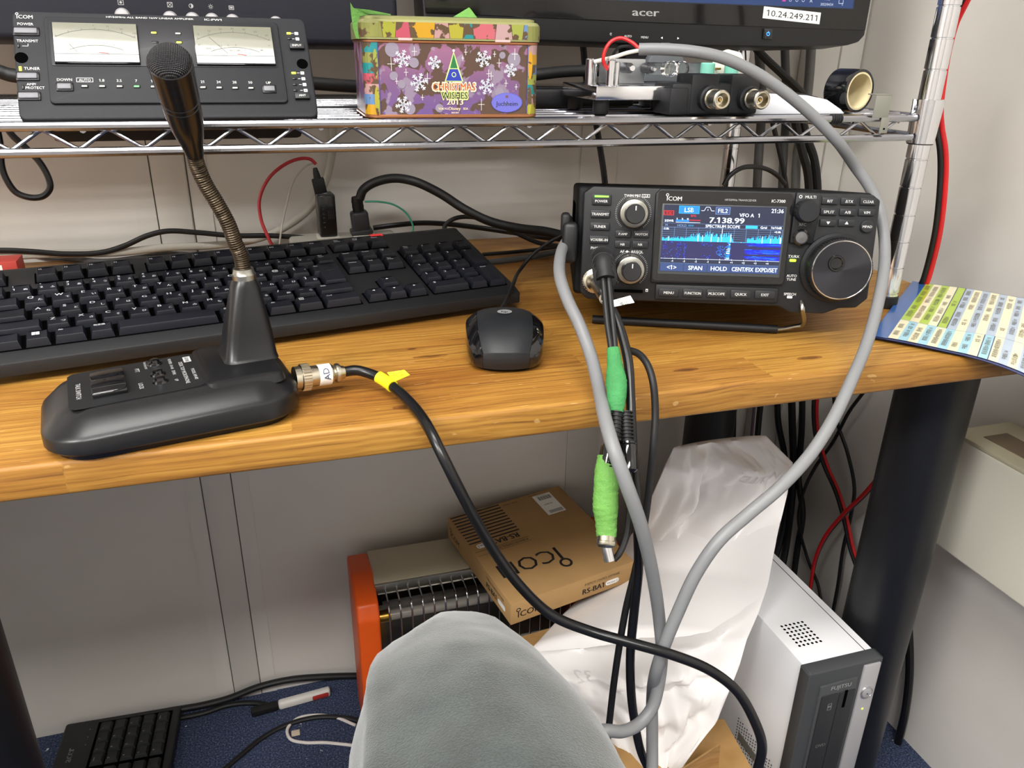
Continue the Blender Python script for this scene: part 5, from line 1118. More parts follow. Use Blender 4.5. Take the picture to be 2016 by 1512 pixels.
def pc(L_): return [P(u, v, D=dd) for u, v, dd in L_]
cable('transceiver_cable', pc([(1184, 575, .552), (1198, 600, .548), (1212, 625, .545), (1226, 665, .54), (1237, 715, .535), (1241, 780, .53), (1244, 860, .525), (1250, 950, .53), (1256, 1050, .54), (1257, 1120, .55), (1249, 1200, .565), (1241, 1290, .58), (1243, 1370, .59), (1251, 1430, .60), (1262, 1480, .61), (1285, 1530, .62)]), .0034, CBL, 'glossy black cable dropping straight past the taped connectors', n=14)
cable('transceiver_cable', pc([(1240, 690, .556), (1256, 696, .552), (1273, 715, .545), (1285, 750, .54), (1290, 810, .54), (1286, 880, .54), (1279, 950, .545), (1272, 1010, .55), (1262, 1070, .555), (1249, 1130, .56), (1232, 1200, .57), (1218, 1280, .58), (1208, 1350, .59), (1200, 1420, .60), (1194, 1480, .61), (1190, 1540, .62)]), .0026, CBLM, 'thin matte black cable looping over the desk edge right of the taped connectors', n=12)
cable('grey_cable', pc([(1135, 455, .72), (1116, 474, .68), (1103, 505, .63), (1103, 548, .595), (1118, 592, .58), (1140, 638, .57), (1163, 700, .560), (1178, 760, .540), (1190, 820, .508), (1207, 880, .490), (1232, 950, .490), (1257, 1020, .502), (1276, 1090, .522), (1290, 1160, .545), (1299, 1230, .568), (1303, 1290, .576), (1296, 1350, .578), (1283, 1395, .577), (1258, 1425, .573), (1225, 1440, .565), (1195, 1438, .560), (1182, 1440, .562), (1186, 1465, .565), (1205, 1495, .57), (1228, 1535, .58)]), .0046, GRY, 'thick grey cable coming from the left side of the transceiver and looping by the knee', n=16)
cable('grey_cable', [P(1258, 97, Y=.618), P(1300, 97, Y=.610), P(1360, 101, Y=.600), P(1420, 113, Y=.592), P(1480, 139, Y=.584), P(1540, 178, Y=.576), P(1600, 228, Y=.568), P(1650, 280, Y=.562)] + pc([(1685, 330, .665), (1708, 362, .668), (1727, 400, .668), (1739, 450, .66), (1742, 505, .65), (1736, 560, .635), (1723, 620, .62), (1705, 680, .605), (1678, 745, .585), (1640, 825, .57), (1595, 895, .56), (1535, 960, .55), (1470, 1015, .545), (1415, 1065, .54), (1370, 1130, .545), (1337, 1200, .553), (1310, 1265, .560), (1292, 1320, .566), (1284, 1375, .600), (1284, 1430, .605), (1284, 1530, .6)]), .0046, GRY, 'long thick grey cable arching from the shelf and swinging down in front of the desk', n=16)
for m_, pts, lb in ((RED, [(1260, 97, .619), (1243, 83, .624), (1222, 75, .63), (1203, 82, .632), (1191, 100, .632), (1188, 122, .632), (1199, 138, .634), (1206, 140, .634)], 'red wire curving from the grey cable end to the paddle post'),
                    (RUB, [(1260, 97, .619), (1238, 91, .63), (1218, 94, .636), (1206, 110, .640), (1199, 128, .640)], 'black wire from the grey cable end to the paddle'),
                    (CREAMW, [(1260, 99, .619), (1235, 104, .622), (1210, 112, .63), (1185, 118, .645), (1168, 122, .65)], 'white wire from the grey cable end to the rear paddle post')):
    cable('paddle_wire', [P(u, v, Y=y_) for u, v, y_ in pts], .0015 if m_ is not RUB else .0012, m_, lb, 'wire', 8)
# cables at the left side of the transceiver and behind the keyboard
cable('mains_cable', [P(u, v, Y=y_) for u, v, y_ in ((708, 392, .925), (715, 374, .925), (738, 359, .925), (775, 351, .92), (815, 357, .91), (865, 380, .90), (915, 412, .885), (965, 436, .87), (1020, 449, .85), (1075, 456, .82), (1112, 465, .80))], .0052, CBLM, 'thick black mains cable arching from the plug behind the keyboard', n=14)
cable('black_cable', [P(u, v, Y=y_) for u, v, y_ in ((735, 449, .95), (780, 443, .95), (830, 439, .95), (880, 441, .95), (940, 448, .94), (1010, 458, .92), (1060, 466, .89), (1108, 471, .85))], .0032, CBL, 'black cable passing behind the mains cable just above the desk')
cable('black_cable', [P(875, 462, Y=.895), P(876, 445, Y=.9), P(893, 431, Y=.9), P(925, 427, Y=.9), P(970, 438, Y=.89), P(1010, 456, Y=.87), (1, 1, 1)][:6] + [P(1060, 478, Y=.84), P(1108, 485, Y=.80)], .0026, CBLM, 'thin black keyboard lead arching out of the keyboard back')
cable('black_cable', [P(950, 501, Z=.703), P(1000, 497, Z=.703), (P(1060, 491, Z=.703)), P(1110, 484, Z=.704)], .0023, CBLM, 'thin black cable lying flat on the desk right of the keyboard, rear one')
cable('dark_grey_cable', [P(960, 516, Z=.704), P(1000, 512, Z=.704), P(1060, 503, Z=.704), P(1110, 492, Z=.705)], .0034, DGRY, 'dark grey cable lying flat on the desk right of the keyboard, front one')
cable('mouse_cable', [P(985, 612, Z=.722), P(1000, 585, Z=.722), P(1010, 560, Z=.724), P(1025, 530, Y=.76), P(1050, 500, Y=.77), P(1080, 478, Y=.77), P(1110, 462, Y=.77)], .0019, CBLM, 'thin black mouse cable leading back towards the transceiver')
cable('green_wire', [P(u, v, Y=.905) for u, v in ((718, 397), (745, 397), (775, 403), (800, 420), (813, 445), (812, 462))], .0011, mat('green_wire', rgb(60, 150, 120), .4), 'thin green earth wire curving above the keyboard', 'wire', 8)
rt_ = thing('red_sticker', 'small bright red sticker on the rear edge of the keyboard', 'sticker')
g = G(); o_ = KBM @ Vector((.345, BD1 - .006, -.0050)); g.box((0, 0, 0), (.013, .0055, .0003), mat('red_neon', rgb(240, 60, 60), .6)); so = g.obj('paper', rt_); rt_.matrix_world = Matrix.Translation(o_) @ RZ(.197) @ RX(.21)
# power strip, charger, plug
ps = thing('power_strip', 'off-white power strip on the desk behind the keyboard', 'power strip', (.082, .945, DT))
G().box((0, 0, .011), (.125, .042, .022), LGRY, .004, 3).obj('body', ps)
for x in (-.018, .024):
    g = G(); g.box((x, 0, .0224), (.026, .026, .0006), CREAMW, .0002); 
    for sx in (-.0055, .0055): g.box((x + sx, 0, .0228), (.0018, .007, .0004), DARKH)
    g.obj('socket', ps)
ch = thing('usb_charger', 'tall black charger block standing in the power strip', 'charger', (.064, .945, DT + .023), (0, 0, .1))
g = G(); g.box((0, 0, .0245), (.020, .022, .049), mat('charger_black', rgb(24, 24, 26), .25, coat=.2), .002, 3); g.obj('body', ch)
g = G(); d = D2(g, FRONT(-.0111)); GP = mat('charger_print', rgb(78, 80, 84), .5); d.ring(-.0045, .0365, .0009, .0013, GP)
for k, s_ in enumerate('AUKEY'[::-1]): d.text(s_, -.0045, .012 + k * .0052, .0026, GP, 'C', rot=-PI / 2)
for k in range(4): d.text('INPUT 100-240V', .001 + k * .002, .026, .0010, GP, 'C', rot=-PI / 2)
g.obj('lettering', ch)
G().box((0, 0, .0488), (.0175, .0195, .0012), DGRY, .0004).obj('port_face', ch)
ul = thing('usb_plug', 'black cable plug pushed into the top of the charger block', 'plug', (.0600, .943, DT + .0725), (0, -.16, 0))
G().box((0, 0, .0085), (.014, .008, .0175), RUB, .0015).obj('body', ul); G().lathe([(.0042, .017), (.0034, .024), (.0024, .029)], RUB, None, 16).obj('boot', ul); G().box((0, 0, .0004), (.012, .006, .003), CHR).obj('contact', ul)
cable('red_charging_cable', [P(622, 323, Y=.943), P(612, 314, Y=.943), P(594, 312, Y=.943), P(564, 322, Y=.943), (P(530, 350, Y=.943)), P(511, 392, Y=.94), P(514, 432, Y=.935), P(527, 465, Y=.93), P(540, 492, Y=.925)], .0019, DRED, 'crimson charging cable arching left from the charger block')
cable('white_flat_cable', [P(622, 319, Y=.952), P(600, 328, Y=.952), P(578, 356, Y=.952), P(565, 400, Y=.952), P(555, 445, Y=.95), P(549, 490, Y=.945)], .0032, LGRY, 'pale flat cable hanging beside the crimson cable', squash=.35)
cable('pale_wall_cable', [P(u, v, Y=y_) for u, v, y_ in ((655, 240, .985), (655, 290, .985), (643, 350, .985), (612, 408, .985), (560, 448, .984), (500, 472, .98), (420, 483, .975), (330, 487, .965), (230, 497, .96), (100, 500, .96), (0, 505, .96), (-120, 510, .96))], .0045, LGRY, 'pale thick cable running along the wall and behind the keyboard', n=12)
cable('black_cable', [P(u, v, Y=y_) for u, v, y_ in ((-100, 500, .955), (0, 493, .955), (60, 495, .955), (130, 500, .955), (200, 497, .955), (245, 484, .955), (290, 464, .955), (330, 455, .955), (390, 458, .955), (460, 464, .955), (530, 464, .955), (600, 468, .955))], .0030, CBLM, 'black cable waving along the back of the desk at the left')
cable('dark_grey_cable', [P(u, v, Z=.7035) for u, v in ((-80, 508), (30, 502), (120, 507), (210, 515), (270, 508), (330, 500), (400, 505))], .0033, DGRY, 'dark grey cable lying on the back of the desk behind the keyboard')
mpg = thing('mains_plug', 'dark grey mains plug standing upright in the power strip', 'plug', (.104, .945, DT + .023), (0, -.08, 0))
g = G(); g.box((0, 0, .003), (.026, .022, .006), mat('plug_grey', rgb(50, 50, 53), .45), .002); g.box((0, 0, .015), (.0205, .018, .024), MC['plug_grey'], .003, 3); g.obj('body', mpg)
g = G(); g.lathe([(.0062, .024), (.0070, .026), (.0066, .030), (.0070, .032), (.0066, .036), (.0070, .038), (.006, .044)], RUB, None, 20); g.obj('boot', mpg)
# left: hanging loop, little red box
cable('black_cable', [P(u, v, Y=.80) for u, v in ((10, 215), (18, 258), (50, 290), (80, 322), (97, 355), (98, 372), (85, 386), (62, 389), (32, 379), (12, 352), (3, 325), (1, 290), (-8, 240))], .0028, CBL, 'black cable hanging in a loop below the left end of the shelf')
rb_ = thing('small_carton', 'small red and white carton at the left edge behind the keyboard', 'box', (-.272, .868, DT), (0, 0, .05))
G().box((0, 0, .016), (.062, .03, .032), mat('carton_red', rgb(178, 62, 54), .5), .001).obj('carton', rb_)
g = G(); d = D2(g, FRONT(-.0151)); d.rect(-.03, .003, .018, .029, WLAB); d.up(); d.text('TELEIII', -.004, .016, .007, INK, 'C'); g.obj('label', rb_)

# cables on and behind the shelf
cable('black_cable', [P(u, v, Y=y_) for u, v, y_ in ((-90, 128, .735), (-5, 140, .73), (22, 148, .73), (300, 162, .70), (560, 160, .705), (640, 166, .71), (720, 171, .72), (880, 168, .74), (1064, 146, .74), (1110, 141, .745), (1170, 139, .75), (1300, 146, .76))], .0052, CBLM, 'thick black cable lying across the shelf behind the amplifier head and the tin', n=12)
cable('black_cable', [P(u, v, Y=y_) for u, v, y_ in ((1140, 60, .93), (1147, 85, .93), (1155, 160, .93), (1172, 235, .93), (1182, 295, .93), (1190, 350, .92), (1195, 420, .9))], .0038, CBLM, 'black cable hanging vertically behind the shelf left of the transceiver')
cable('black_cable', [P(u, v, Y=y_) for u, v, y_ in ((1425, 365, .85), (1435, 348, .85), (1455, 333, .85), (1482, 328, .86), (1512, 334, .87), (1530, 345, .87), (1545, 362, .88))], .0029, CBLM, 'small black cable arch above the transceiver')
cable('black_cable', [P(u, v, Y=y_) for u, v, y_ in ((1475, 78, .88), (1500, 108, .88), (1540, 146, .88), (1580, 185, .88), (1600, 215, .89))], .0048, CBLM, 'black cable slanting down below the widescreen monitor')
VC = [(1494, 1500, 1494, .0060, DGRY, .955, 'dark grey vertical cable behind the right end of the shelf, next to the rear post'), (1545, 1548, 1543, .0055, DGRY, .96, 'dark grey vertical cable behind the right end of the shelf, middle one'), (1597, 1588, 1570, .0062, mat('mid_grey_cable', rgb(104, 104, 102), .5), .955, 'mid grey vertical cable in front of the wall duct by the corner')]
for i, (u0, u1, u2, r_, m_, y_, lb) in enumerate(VC):
    cable('vertical_cable', [P(u0, -20, Y=y_), P(u0, 90, Y=y_), P(u1, 200, Y=y_), P(u2, 300, Y=y_), P(u2 - 4, 380, Y=y_)] + ([P(u2 - 6, 470, Y=y_), P(u2 - 8, 520, Y=.99)] if i else [P(u2 - 4, 450, Y=y_)]), r_, m_, lb, n=12)
for i, (pts, r_, lb) in enumerate(((((1516, 225), (1523, 250), (1535, 300), (1546, 355), (1552, 400)), .0032, 'thin black cable dropping behind the transceiver top'), (((1560, 200), (1568, 250), (1580, 300), (1590, 340), (1594, 400)), .0058, 'thick black cable dropping behind the transceiver, left of two'), (((1575, 215), (1588, 270), (1602, 310), (1608, 350), (1610, 400)), .0058, 'thick black cable dropping behind the transceiver, right of two'))):
    cable('black_cable', [P(u, v, Y=.93) for u, v in pts], r_, CBLM, lb)

# red and black twin cable by the post
def twin(pts, lb, r_=.0028, off=(-.0046, .002, 0)):
    t = thing('twin_cable', lb, 'cable')
    G().tube(pts, r_, RED, 12, 8).obj('red_core', t); G().tube([Vector(p) + Vector(off) for p in pts], r_, CBLM, 12, 8).obj('black_core', t)
twin([P(u, v, X=x_) for u, v, x_ in ((1915, -20, .63), (1900, 10, .63), (1883, 45, .63), (1868, 100, .63), (1858, 160, .63), (1852, 215, .63), (1854, 250, .635), (1861, 295, .64), (1862, 340, .645), (1858, 400, .65), (1850, 460, .66), (1836, 520, .67), (1826, 553, .672), (1815, 575, .6755))] + [Vector((.684, .665, .68)), Vector((.69, .68, .60))], 'red and black twin power cable hanging behind the front shelf post')

# ================================================================== LAMINATED SHEET
ls = thing('laminated_chart', 'laminated channel chart in green, blue and cream hanging over the desk corner', 'chart')
sA = Vector((.492, .524, .703)); ud = Vector((.1752, .1418, 0)); ud.normalize(); vd = Vector((ud.y, -ud.x, 0)); SWd = .226; SH = .30
def sheet(s_, t_):       # s along the blue edge, t away from it
    p = sA + ud * s_ + vd * t_
    t0 = .070 + s_ * .22; dz = 0
    if t_ > t0: k = t_ - t0; dz = -(k ** 1.75) * 1.6 * (1 - .55 * s_ / SWd); p = p - vd * (k ** 2 * .9)
    return p + Vector((0, 0, dz + .0006 * math.sin(t_ * 60 + s_ * 20)))
def spatch(g, s0, s1, t0, t1, m_, lift=.0004, n=None):
    ns = max(1, int((s1 - s0) / .010)); nt_ = max(1, int((t1 - t0) / .0038)); vs = []; fs = []
    for i in range(ns + 1):
        for j in range(nt_ + 1): vs.append(sheet(s0 + (s1 - s0) * i / ns, t0 + (t1 - t0) * j / nt_) + Vector((0, 0, lift)))
    for i in range(ns):
        for j in range(nt_): a = i * (nt_ + 1) + j; fs.append((a, a + 1, a + nt_ + 2, a + nt_ + 1)[::-1])
    g.add(vs, fs, m_)
SB = mat('chart_blue', rgb(44, 92, 158), .28, coat=.4); SN = mat('chart_navy_edge', rgb(56, 62, 104), .35, coat=.3); SGc = mat('chart_green', rgb(168, 196, 62), .3, coat=.5); SC_ = mat('chart_cream', rgb(232, 226, 190), .3, coat=.5); SLB = mat('chart_sky', rgb(158, 208, 224), .3, coat=.5); SGB = mat('chart_greyblue', rgb(172, 188, 206), .3, coat=.5); SIK = mat('chart_ink', rgb(96, 90, 76), .5)
g = G(); spatch(g, 0, SWd, 0, SH, SN, 0)
n0 = len(g.v); spatch(g, 0, SWd, 0, SH, SN, -.0006); g.obj('laminate', ls)
g = G(); spatch(g, .002, SWd - .002, .0, .0138, SB, .0007); g.obj('blue_border', ls)
g = G(); cells = []
cw = .0077; t_ = .0138; k = 0
while t_ < SH - .02:
    # upper block (far), lower block (near)
    up_m = [SGc, SC_, SGc, SC_, SGc][k] if k < 5 else (SGB if k % 2 else SC_)
    spatch(g, .066, SWd - .004, t_, t_ + cw, up_m, .0007)
    lo_m = SC_ if k % 2 == 0 else (SLB if k < 10 else SGB)
    spatch(g, .004, .066, t_, t_ + cw, lo_m, .0007)
    cells.append(t_); t_ += cw; k += 1
for k in (4, 5): spatch(g, .066, SWd - .004, .0138 + k * cw - .0004, .0138 + k * cw + .0004, SN, .0009)
spatch(g, .0656, .0664, .0138, t_, SGB, .0009)
for k in (9, 10): spatch(g, .004, .066, .0138 + k * cw - .0004, .0138 + k * cw + .0004, SN, .0009)
def stext(s_, sc_, tc_, h_):
    vs, fs, w_ = text_geo(s_, 0); kk = h_ / CAPH; out = []
    for v in vs: out.append(sheet(sc_ + (v.x - w_ / 2) * kk, tc_ - (v.y * kk - h_ / 2)) + Vector((0, 0, .0010)))
    g.add(out, fs, SIK)
WORDS = ['災害対策', '非常通信', '移動局', '呼出周波数', '基地局', '業務連絡', '携帯局', '中継局', '衛星通信', '本部']
for i, tc_ in enumerate(cells):
    for sc_ in ((.022, .045, .090, .118, .150, .178, .203) if i < 24 else ()):
        if i == 4 and sc_ > .09 and sc_ != .150: continue
        if R.random() < .22: continue
        stext(R.choice(WORDS), sc_, tc_ + cw * .5, .0034)
        if R.random() < .6 and sc_ + .021 < SWd - .006:
            a = tc_ + .0014; spatch(g, sc_ + .0092, sc_ + .0095, a, a + .005, SIK, .0009); spatch(g, sc_ + .0142, sc_ + .0145, a, a + .005, SIK, .0009); stext('%d' % R.randint(10, 99), sc_ + .0118, tc_ + cw * .5, .0028)
g.obj('printed_table', ls)

# ================================================================== UNDER THE DESK
ht = thing('electric_heater', 'orange-sided electric heater with a wire guard standing against the wall', 'heater')
g = G(); g.prism([(.835, 0), (.948, 0), (.954, .262), (.90, .268), (.845, .255), (.836, .235)], .056, .086, ORG, .004, seg=3, M=Matrix(((0, 1, 0, 0), (1, 0, 0, 0), (0, 0, 1, 0), (0, 0, 0, 1)))); g.obj('side_panel', ht)
g = G(); g.prism([(.835, 0), (.948, 0), (.954, .262), (.90, .268), (.845, .255), (.836, .235)], .414, .444, ORG, .004, seg=3, M=Matrix(((0, 1, 0, 0), (1, 0, 0, 0), (0, 0, 1, 0), (0, 0, 0, 1)))); g.obj('side_panel', ht)
g = G(); g.box((.25, .915, .2615), (.33, .078, .004), BEIGE, .001); g.box((.25, .874, .256), (.33, .005, .014), mat('heater_trim', rgb(150, 148, 140), .3, .8), .001); g.box((.25, .952, .135), (.33, .004, .25), BEIGE, .001); g.obj('top_plate', ht)
g = G(); vs = []; fs = []
for i in range(13):
    a = i / 12 * PI; y_ = .86 + .072 * math.sin(a) ; z_ = .14 + .105 * math.cos(a)
    for x in (.088, .412): vs.append((x, y_, z_))
for i in range(12): fs.append((2 * i, 2 * i + 1, 2 * i + 3, 2 * i + 2))
g.add(vs, fs, mat('reflector_metal', rgb(150, 148, 146), .22, 1, var=.25, vscale=25)); g.obj('reflector', ht)
for z_ in (.195, .105):
    g = G(); g.cyl((.10, .89, z_), (.40, .89, z_), .0075, mat('quartz_tube', rgb(140, 136, 128), .25)); q_ = g.obj('heating_tube', ht); G().cyl((.088, .89, z_), (.106, .89, z_), .0085, BRASS).obj('end_cap', q_)
G().tube([(.088, .868, .252), (.412, .868, .252)], .0020, STEEL, 8, 0).obj('guard_rail', ht); G().tube([(.088, .838, .03), (.412, .838, .03)], .0020, STEEL, 8, 0).obj('guard_rail', ht)
for k in range(20):
    x = .0985 + k * .0152; G().tube([(x, .872, .254), (x, .862, .2535), (x, .846, .2515), (x, .8385, .244), (x, .837, .225), (x, .837, .13), (x, .838, .03)], .0013, CHRW, 8, 4).obj('guard_wire', ht)
G().cyl((.083, .862, .245), (.092, .862, .245), .006, DARKH).obj('pivot', ht)

bx = thing('software_box', 'flat brown cardboard box with black stripes, lying tilted on the heater', 'box', (.3135, .8675, .2665), (.06, -.03, .185))
bw, bd, bh = .188, .200, .034
G().box((0, 0, bh / 2), (bw, bd, bh), mat('printed_card', rgb(172, 136, 88), .7, var=.05, vscale=30, bump=.1, bscale=100), .0015, 2).obj('carton', bx)
TI = mat('print_black', rgb(30, 28, 26), .6)
g = G(); d = D2(g, T(0, 0, bh) @ RZ(PI), .0002)      # read from the far side
for k in range(10): d.rect(.0005, -.094 + k * .0079, .0905, -.0905 + k * .0079, TI) if k < 0 else None
for k in range(10): d.rect(.013, -.097 + k * .0072, .091, -.0942 + k * .0072, TI)
d.text('RS-BA1', .0190, -.0205, .0105, TI, 'L', .04, width=.040); d.rrect(.062, -.0255, .084, -.0165, .0035, WLAB); d.up(); d.text('Version 2', .073, -.021, .0048, TI, 'C', .01, width=.018); d.z -= d.st
d.line(.008, -.011, .091, -.011, .0006, TI); d.text('IP REMOTE CONTROL SOFTWARE', .0120, -.0065, .0042, TI, 'L', .0, width=.062); d.line(.008, -.002, .091, -.002, .0004, TI)
icom(d, -.012, .040, .0275, TI, bold=.0)
d.text('Made in Japan', -.0150, -.0900, .003, TI, 'L'); d.text('Icom Inc.', -.050, -.094, .003, TI, 'L')
g.obj('top_print', bx)
g = G(); d = D2(g, T(.005, .003, bh) @ RZ(PI), .0004); d.rect(-.066, -.088, -.036, -.037, WLAB); d.up()
for k in range(16): d.rect(-.0635 + k * .0014, -.083, -.0635 + k * .0014 + (.0009 if k % 3 else .0005), -.074, TI); d.rect(-.0635 + k * .0014, -.047, -.0635 + k * .0014 + .0007, -.040, TI)
d.text('RS-BA1', -.050, -.062, .0034, TI); d.text('4 909723 012', -.050, -.0855, .0022, TI); g.obj('barcode_sticker', bx)
g = G(); d = D2(g, T(0, -bd / 2, 0) @ RX(PI / 2), .0002); icom(d, -.084, .0145, .0100, TI); d.text('IP REMOTE CONTROL SOFTWARE', .0155, .0235, .0042, TI, 'L', width=.055); d.text('RS-BA1', .0125, .0125, .0090, TI, 'L', .04, width=.034); d.rrect(.049, .0085, .070, .0165, .0035, WLAB); d.up(); d.text('Version 2', .0595, .0125, .0045, TI, width=.017); g.obj('front_print', bx)
g = G(); d = D2(g, T(-bw / 2, 0, 0) @ RZ(-PI / 2) @ RX(PI / 2), .0002); icom(d, -.088, .0145, .0090, TI); d.text('RS-BA1', .030, .0135, .0090, TI, 'L', .04, width=.030); d.text('IP REMOTE CONTROL SOFTWARE', .030, .0245, .0036, TI, 'L', width=.05); d.rrect(.064, .0095, .085, .0175, .0035, WLAB); g.obj('side_print', bx)

cb = thing('cardboard_carton', 'large brown cardboard carton behind the knee, in front of the heater', 'box', (.345, .745, 0), (0, 0, .12))
G().box((0, 0, .1), (.20, .115, .20), MC['cardboard'], .002).obj('carton', cb)
cb = thing('cardboard_carton', 'open cardboard carton with a raised flap at the bottom, under the white bag', 'box', (.372, .535, 0), (0, 0, -.1))
G().box((0, 0, .1), (.16, .13, .20), MC['cardboard'], .002).obj('carton', cb)
g = G(); A_ = P(1330, 1520, Y=.50); B_ = P(1418, 1462, Y=.505); C_ = Vector((B_.x + .02, B_.y + .02, .19)); D_ = Vector((A_.x, A_.y + .03, .19)); o3 = Vector((-.002, -.003, .0005))
vs = [A_, B_, C_, D_] + [p_ + o3 for p_ in (A_, B_, C_, D_)]; g.add(vs, [(0, 1, 2, 3), (7, 6, 5, 4), (0, 4, 5, 1), (1, 5, 6, 2), (2, 6, 7, 3), (3, 7, 4, 0)], MC['cardboard'])
Mcb = (Matrix.Translation((.372, .535, 0)) @ RZ(-.1)).inverted(); g.v = [Mcb @ v for v in g.v]; g.obj('flap', cb)

# crumpled white paper bag
Lp = [(1326, 882, .75), (1308, 922, .75), (1285, 975, .80), (1240, 1060, .86), (1178, 1145, .87), (1105, 1215, .78), (1045, 1280, .71), (1075, 1335, .66), (1110, 1390, .64), (1160, 1450, .62), (1182, 1512, .60), (1200, 1590, .59)]
Rp = [(1508, 858, .70), (1562, 912, .68), (1548, 975, .66), (1530, 1055, .63), (1512, 1150, .60), (1494, 1205, .585), (1470, 1260, .57), (1456, 1310, .56), (1438, 1355, .55), (1412, 1418, .545), (1352, 1495, .54), (1290, 1590, .54)]
def pl_(L_, t_):
    f_ = t_ * (len(L_) - 1); i = min(int(f_), len(L_) - 2); f_ -= i; return P(L_[i][0] + (L_[i + 1][0] - L_[i][0]) * f_, L_[i][1] + (L_[i + 1][1] - L_[i][1]) * f_, Y=L_[i][2] + (L_[i + 1][2] - L_[i][2]) * f_)
NB_, NA_ = 90, 60; vs = []; fs = []
for side_ in (0, 1):
    for i in range(NB_ + 1):
        a_, b_ = pl_(Lp, i / NB_), pl_(Rp, i / NB_); wv = (b_ - a_)
        for j in range(NA_ + 1):
            u = j / NA_; p_ = a_.lerp(b_, u); ed = (math.sin(PI * u)) ** .6
            ed *= min(1, .25 + i / 9)
            if side_ == 0:
                vv = Vector((u * 2.2, i / NB_ * 4.2, 1.3)); cr = abs(noise.noise(vv * 1.7)) * .8 + abs(noise.noise(vv * 4.1)) * .35 + abs(noise.noise(vv * 9)) * .12
                rid = -.016 * math.exp(-((u - .35 - .35 * (i / NB_)) / .10) ** 2) + .008 * math.sin(u * 9 + i / NB_ * 5)
                p_ = p_ + Vector((0, -1, .1)) * (.020 * ed + (.046 * (cr - .35) + rid) * ed)
            else: p_ = p_ + Vector((-.02, 1, 0)) * (.030 * ed * (1 if i / NB_ > .1 else 1))
            vs.append(p_)
o2 = (NB_ + 1) * (NA_ + 1)
for i in range(NB_):
    for j in range(NA_):
        a_ = i * (NA_ + 1) + j; fs.append((a_, a_ + NA_ + 1, a_ + NA_ + 2, a_ + 1)); a_ += o2; fs.append((a_, a_ + 1, a_ + NA_ + 2, a_ + NA_ + 1))
for i in range(NB_):
    for j in (0, NA_): a_ = i * (NA_ + 1) + j; q4 = (a_, a_ + o2, a_ + NA_ + 1 + o2, a_ + NA_ + 1); fs.append(q4 if j == 0 else q4[::-1])
for j in range(NA_):
    a_ = j; fs.append((a_, a_ + 1, a_ + 1 + o2, a_ + o2)); a_ = NB_ * (NA_ + 1) + j; fs.append((a_, a_ + o2, a_ + 1 + o2, a_ + 1))
bg = thing('paper_bag', 'large crumpled white paper bag leaning on the white computer', 'bag')
g = G(); g.add(vs, fs, BAG); g.obj('bag', bg, angle=70)
def bag_text(t_, iu, ju, h_, m_, dj, di):                 # mirrored print seen through the paper, laid on the bag's own surface
    tv, tf, tw = text_geo(t_, 0); k_ = h_ / CAPH; out = []
    for v in tv:
        jj = ju - (v.x - tw / 2) * k_ / dj; ii = iu - v.y * k_ / di
        a0, b0 = int(max(0, min(NB_ - 1, ii))), int(max(0, min(NA_ - 1, jj))); fi, fj = ii - a0, jj - b0
        q00, q01, q10, q11 = (vs[a0 * (NA_ + 1) + b0], vs[a0 * (NA_ + 1) + b0 + 1], vs[(a0 + 1) * (NA_ + 1) + b0], vs[(a0 + 1) * (NA_ + 1) + b0 + 1])
        out.append((q00 * (1 - fj) + q01 * fj) * (1 - fi) + (q10 * (1 - fj) + q11 * fj) * fi + Vector((0, -.0012, .0004)))
    g_ = G(); g_.add(out, [f[::-1] for f in tf], m_); g_.obj('faint_print', bg)
FP_ = mat('faint_bag_print', rgb(226, 222, 221), .62)
bag_text('WORLD', 11, 42, .0085, FP_, .0022, .0040); bag_text('32', 58, 12, .016, FP_, .0035, .0045)

# computer tower
pcx, pcy = .532, .505
cp = thing('computer_tower', 'slim white desktop computer with a dark grey front standing beside the desk leg', 'computer', (pcx, pcy, 0))
g = G(); g.box((0, .178, .171), (.0885, .33, .338), PCW, .0015); g.box((.034, .178, .3403), (.0005, .33, .0006), PCD)
for i in range(6):
    for j in range(7): g.lathe([(.0016, 0), (0, .0001)], DARKH, T(-.030 + i * .0054, .038 + j * .0054, .3402), 10)
for i in range(16):
    for j in range(24): g.add([(0, .0012 * math.cos(2 * PI * k / 6), .0012 * math.sin(2 * PI * k / 6)) for k in range(6)], [[5, 4, 3, 2, 1, 0]], DARKH, T(-.0446, .028 + i * .0046, .178 - j * .0046 + (i % 2) * .0023))
g.obj('case', cp)
g = G(); g.prism(rpoly(-.0465, .002, .0465, .3405, .002), -.002, .014, PCG, .002); g.prism([(-.030, .03), (.0165, .03), (.0165, .3225), (-.0300, .3205)], -.004, 0, PCG, .001); fb = g.obj('front_bezel', cp)
G().box((.0322, -.0028, .18), (.021, .003, .312), SIL, .001).obj('silver_strip', cp)
g = G(); g.box((-.0165, -.0045, .19), (.021, .002, .235), PCD, .001); g.box((.0055, -.0045, .19), (.020, .002, .235), PCD, .001); g.box((.003, -.0058, .298), (.0035, .001, .024), DARKH, .0008); g.obj('drive_bay', cp)
g = G(); d = D2(g, FRONT(-.0056)); VP = mat('faded_print', rgb(150, 150, 150), .5); d.frame(-.0175, .287, -.0125, .296, .0005, VP); d.text('B', -.015, .2915, .004, VP, rot=-PI / 2)
for z_, s_ in ((.236, 'DVD'), (.195, 'Multi')): d.text(s_, -.015, z_, .0045, VP, 'C', .02)
d = D2(g, FRONT(-.0022)); 
g.obj('drive_print', cp)
g = G(); d = D2(g, FRONT(-.0042)); d.text('FUJITSU', -.004, .3158, .0052, DIMW, 'C', -.004, width=.025); g.obj('lettering', cp)
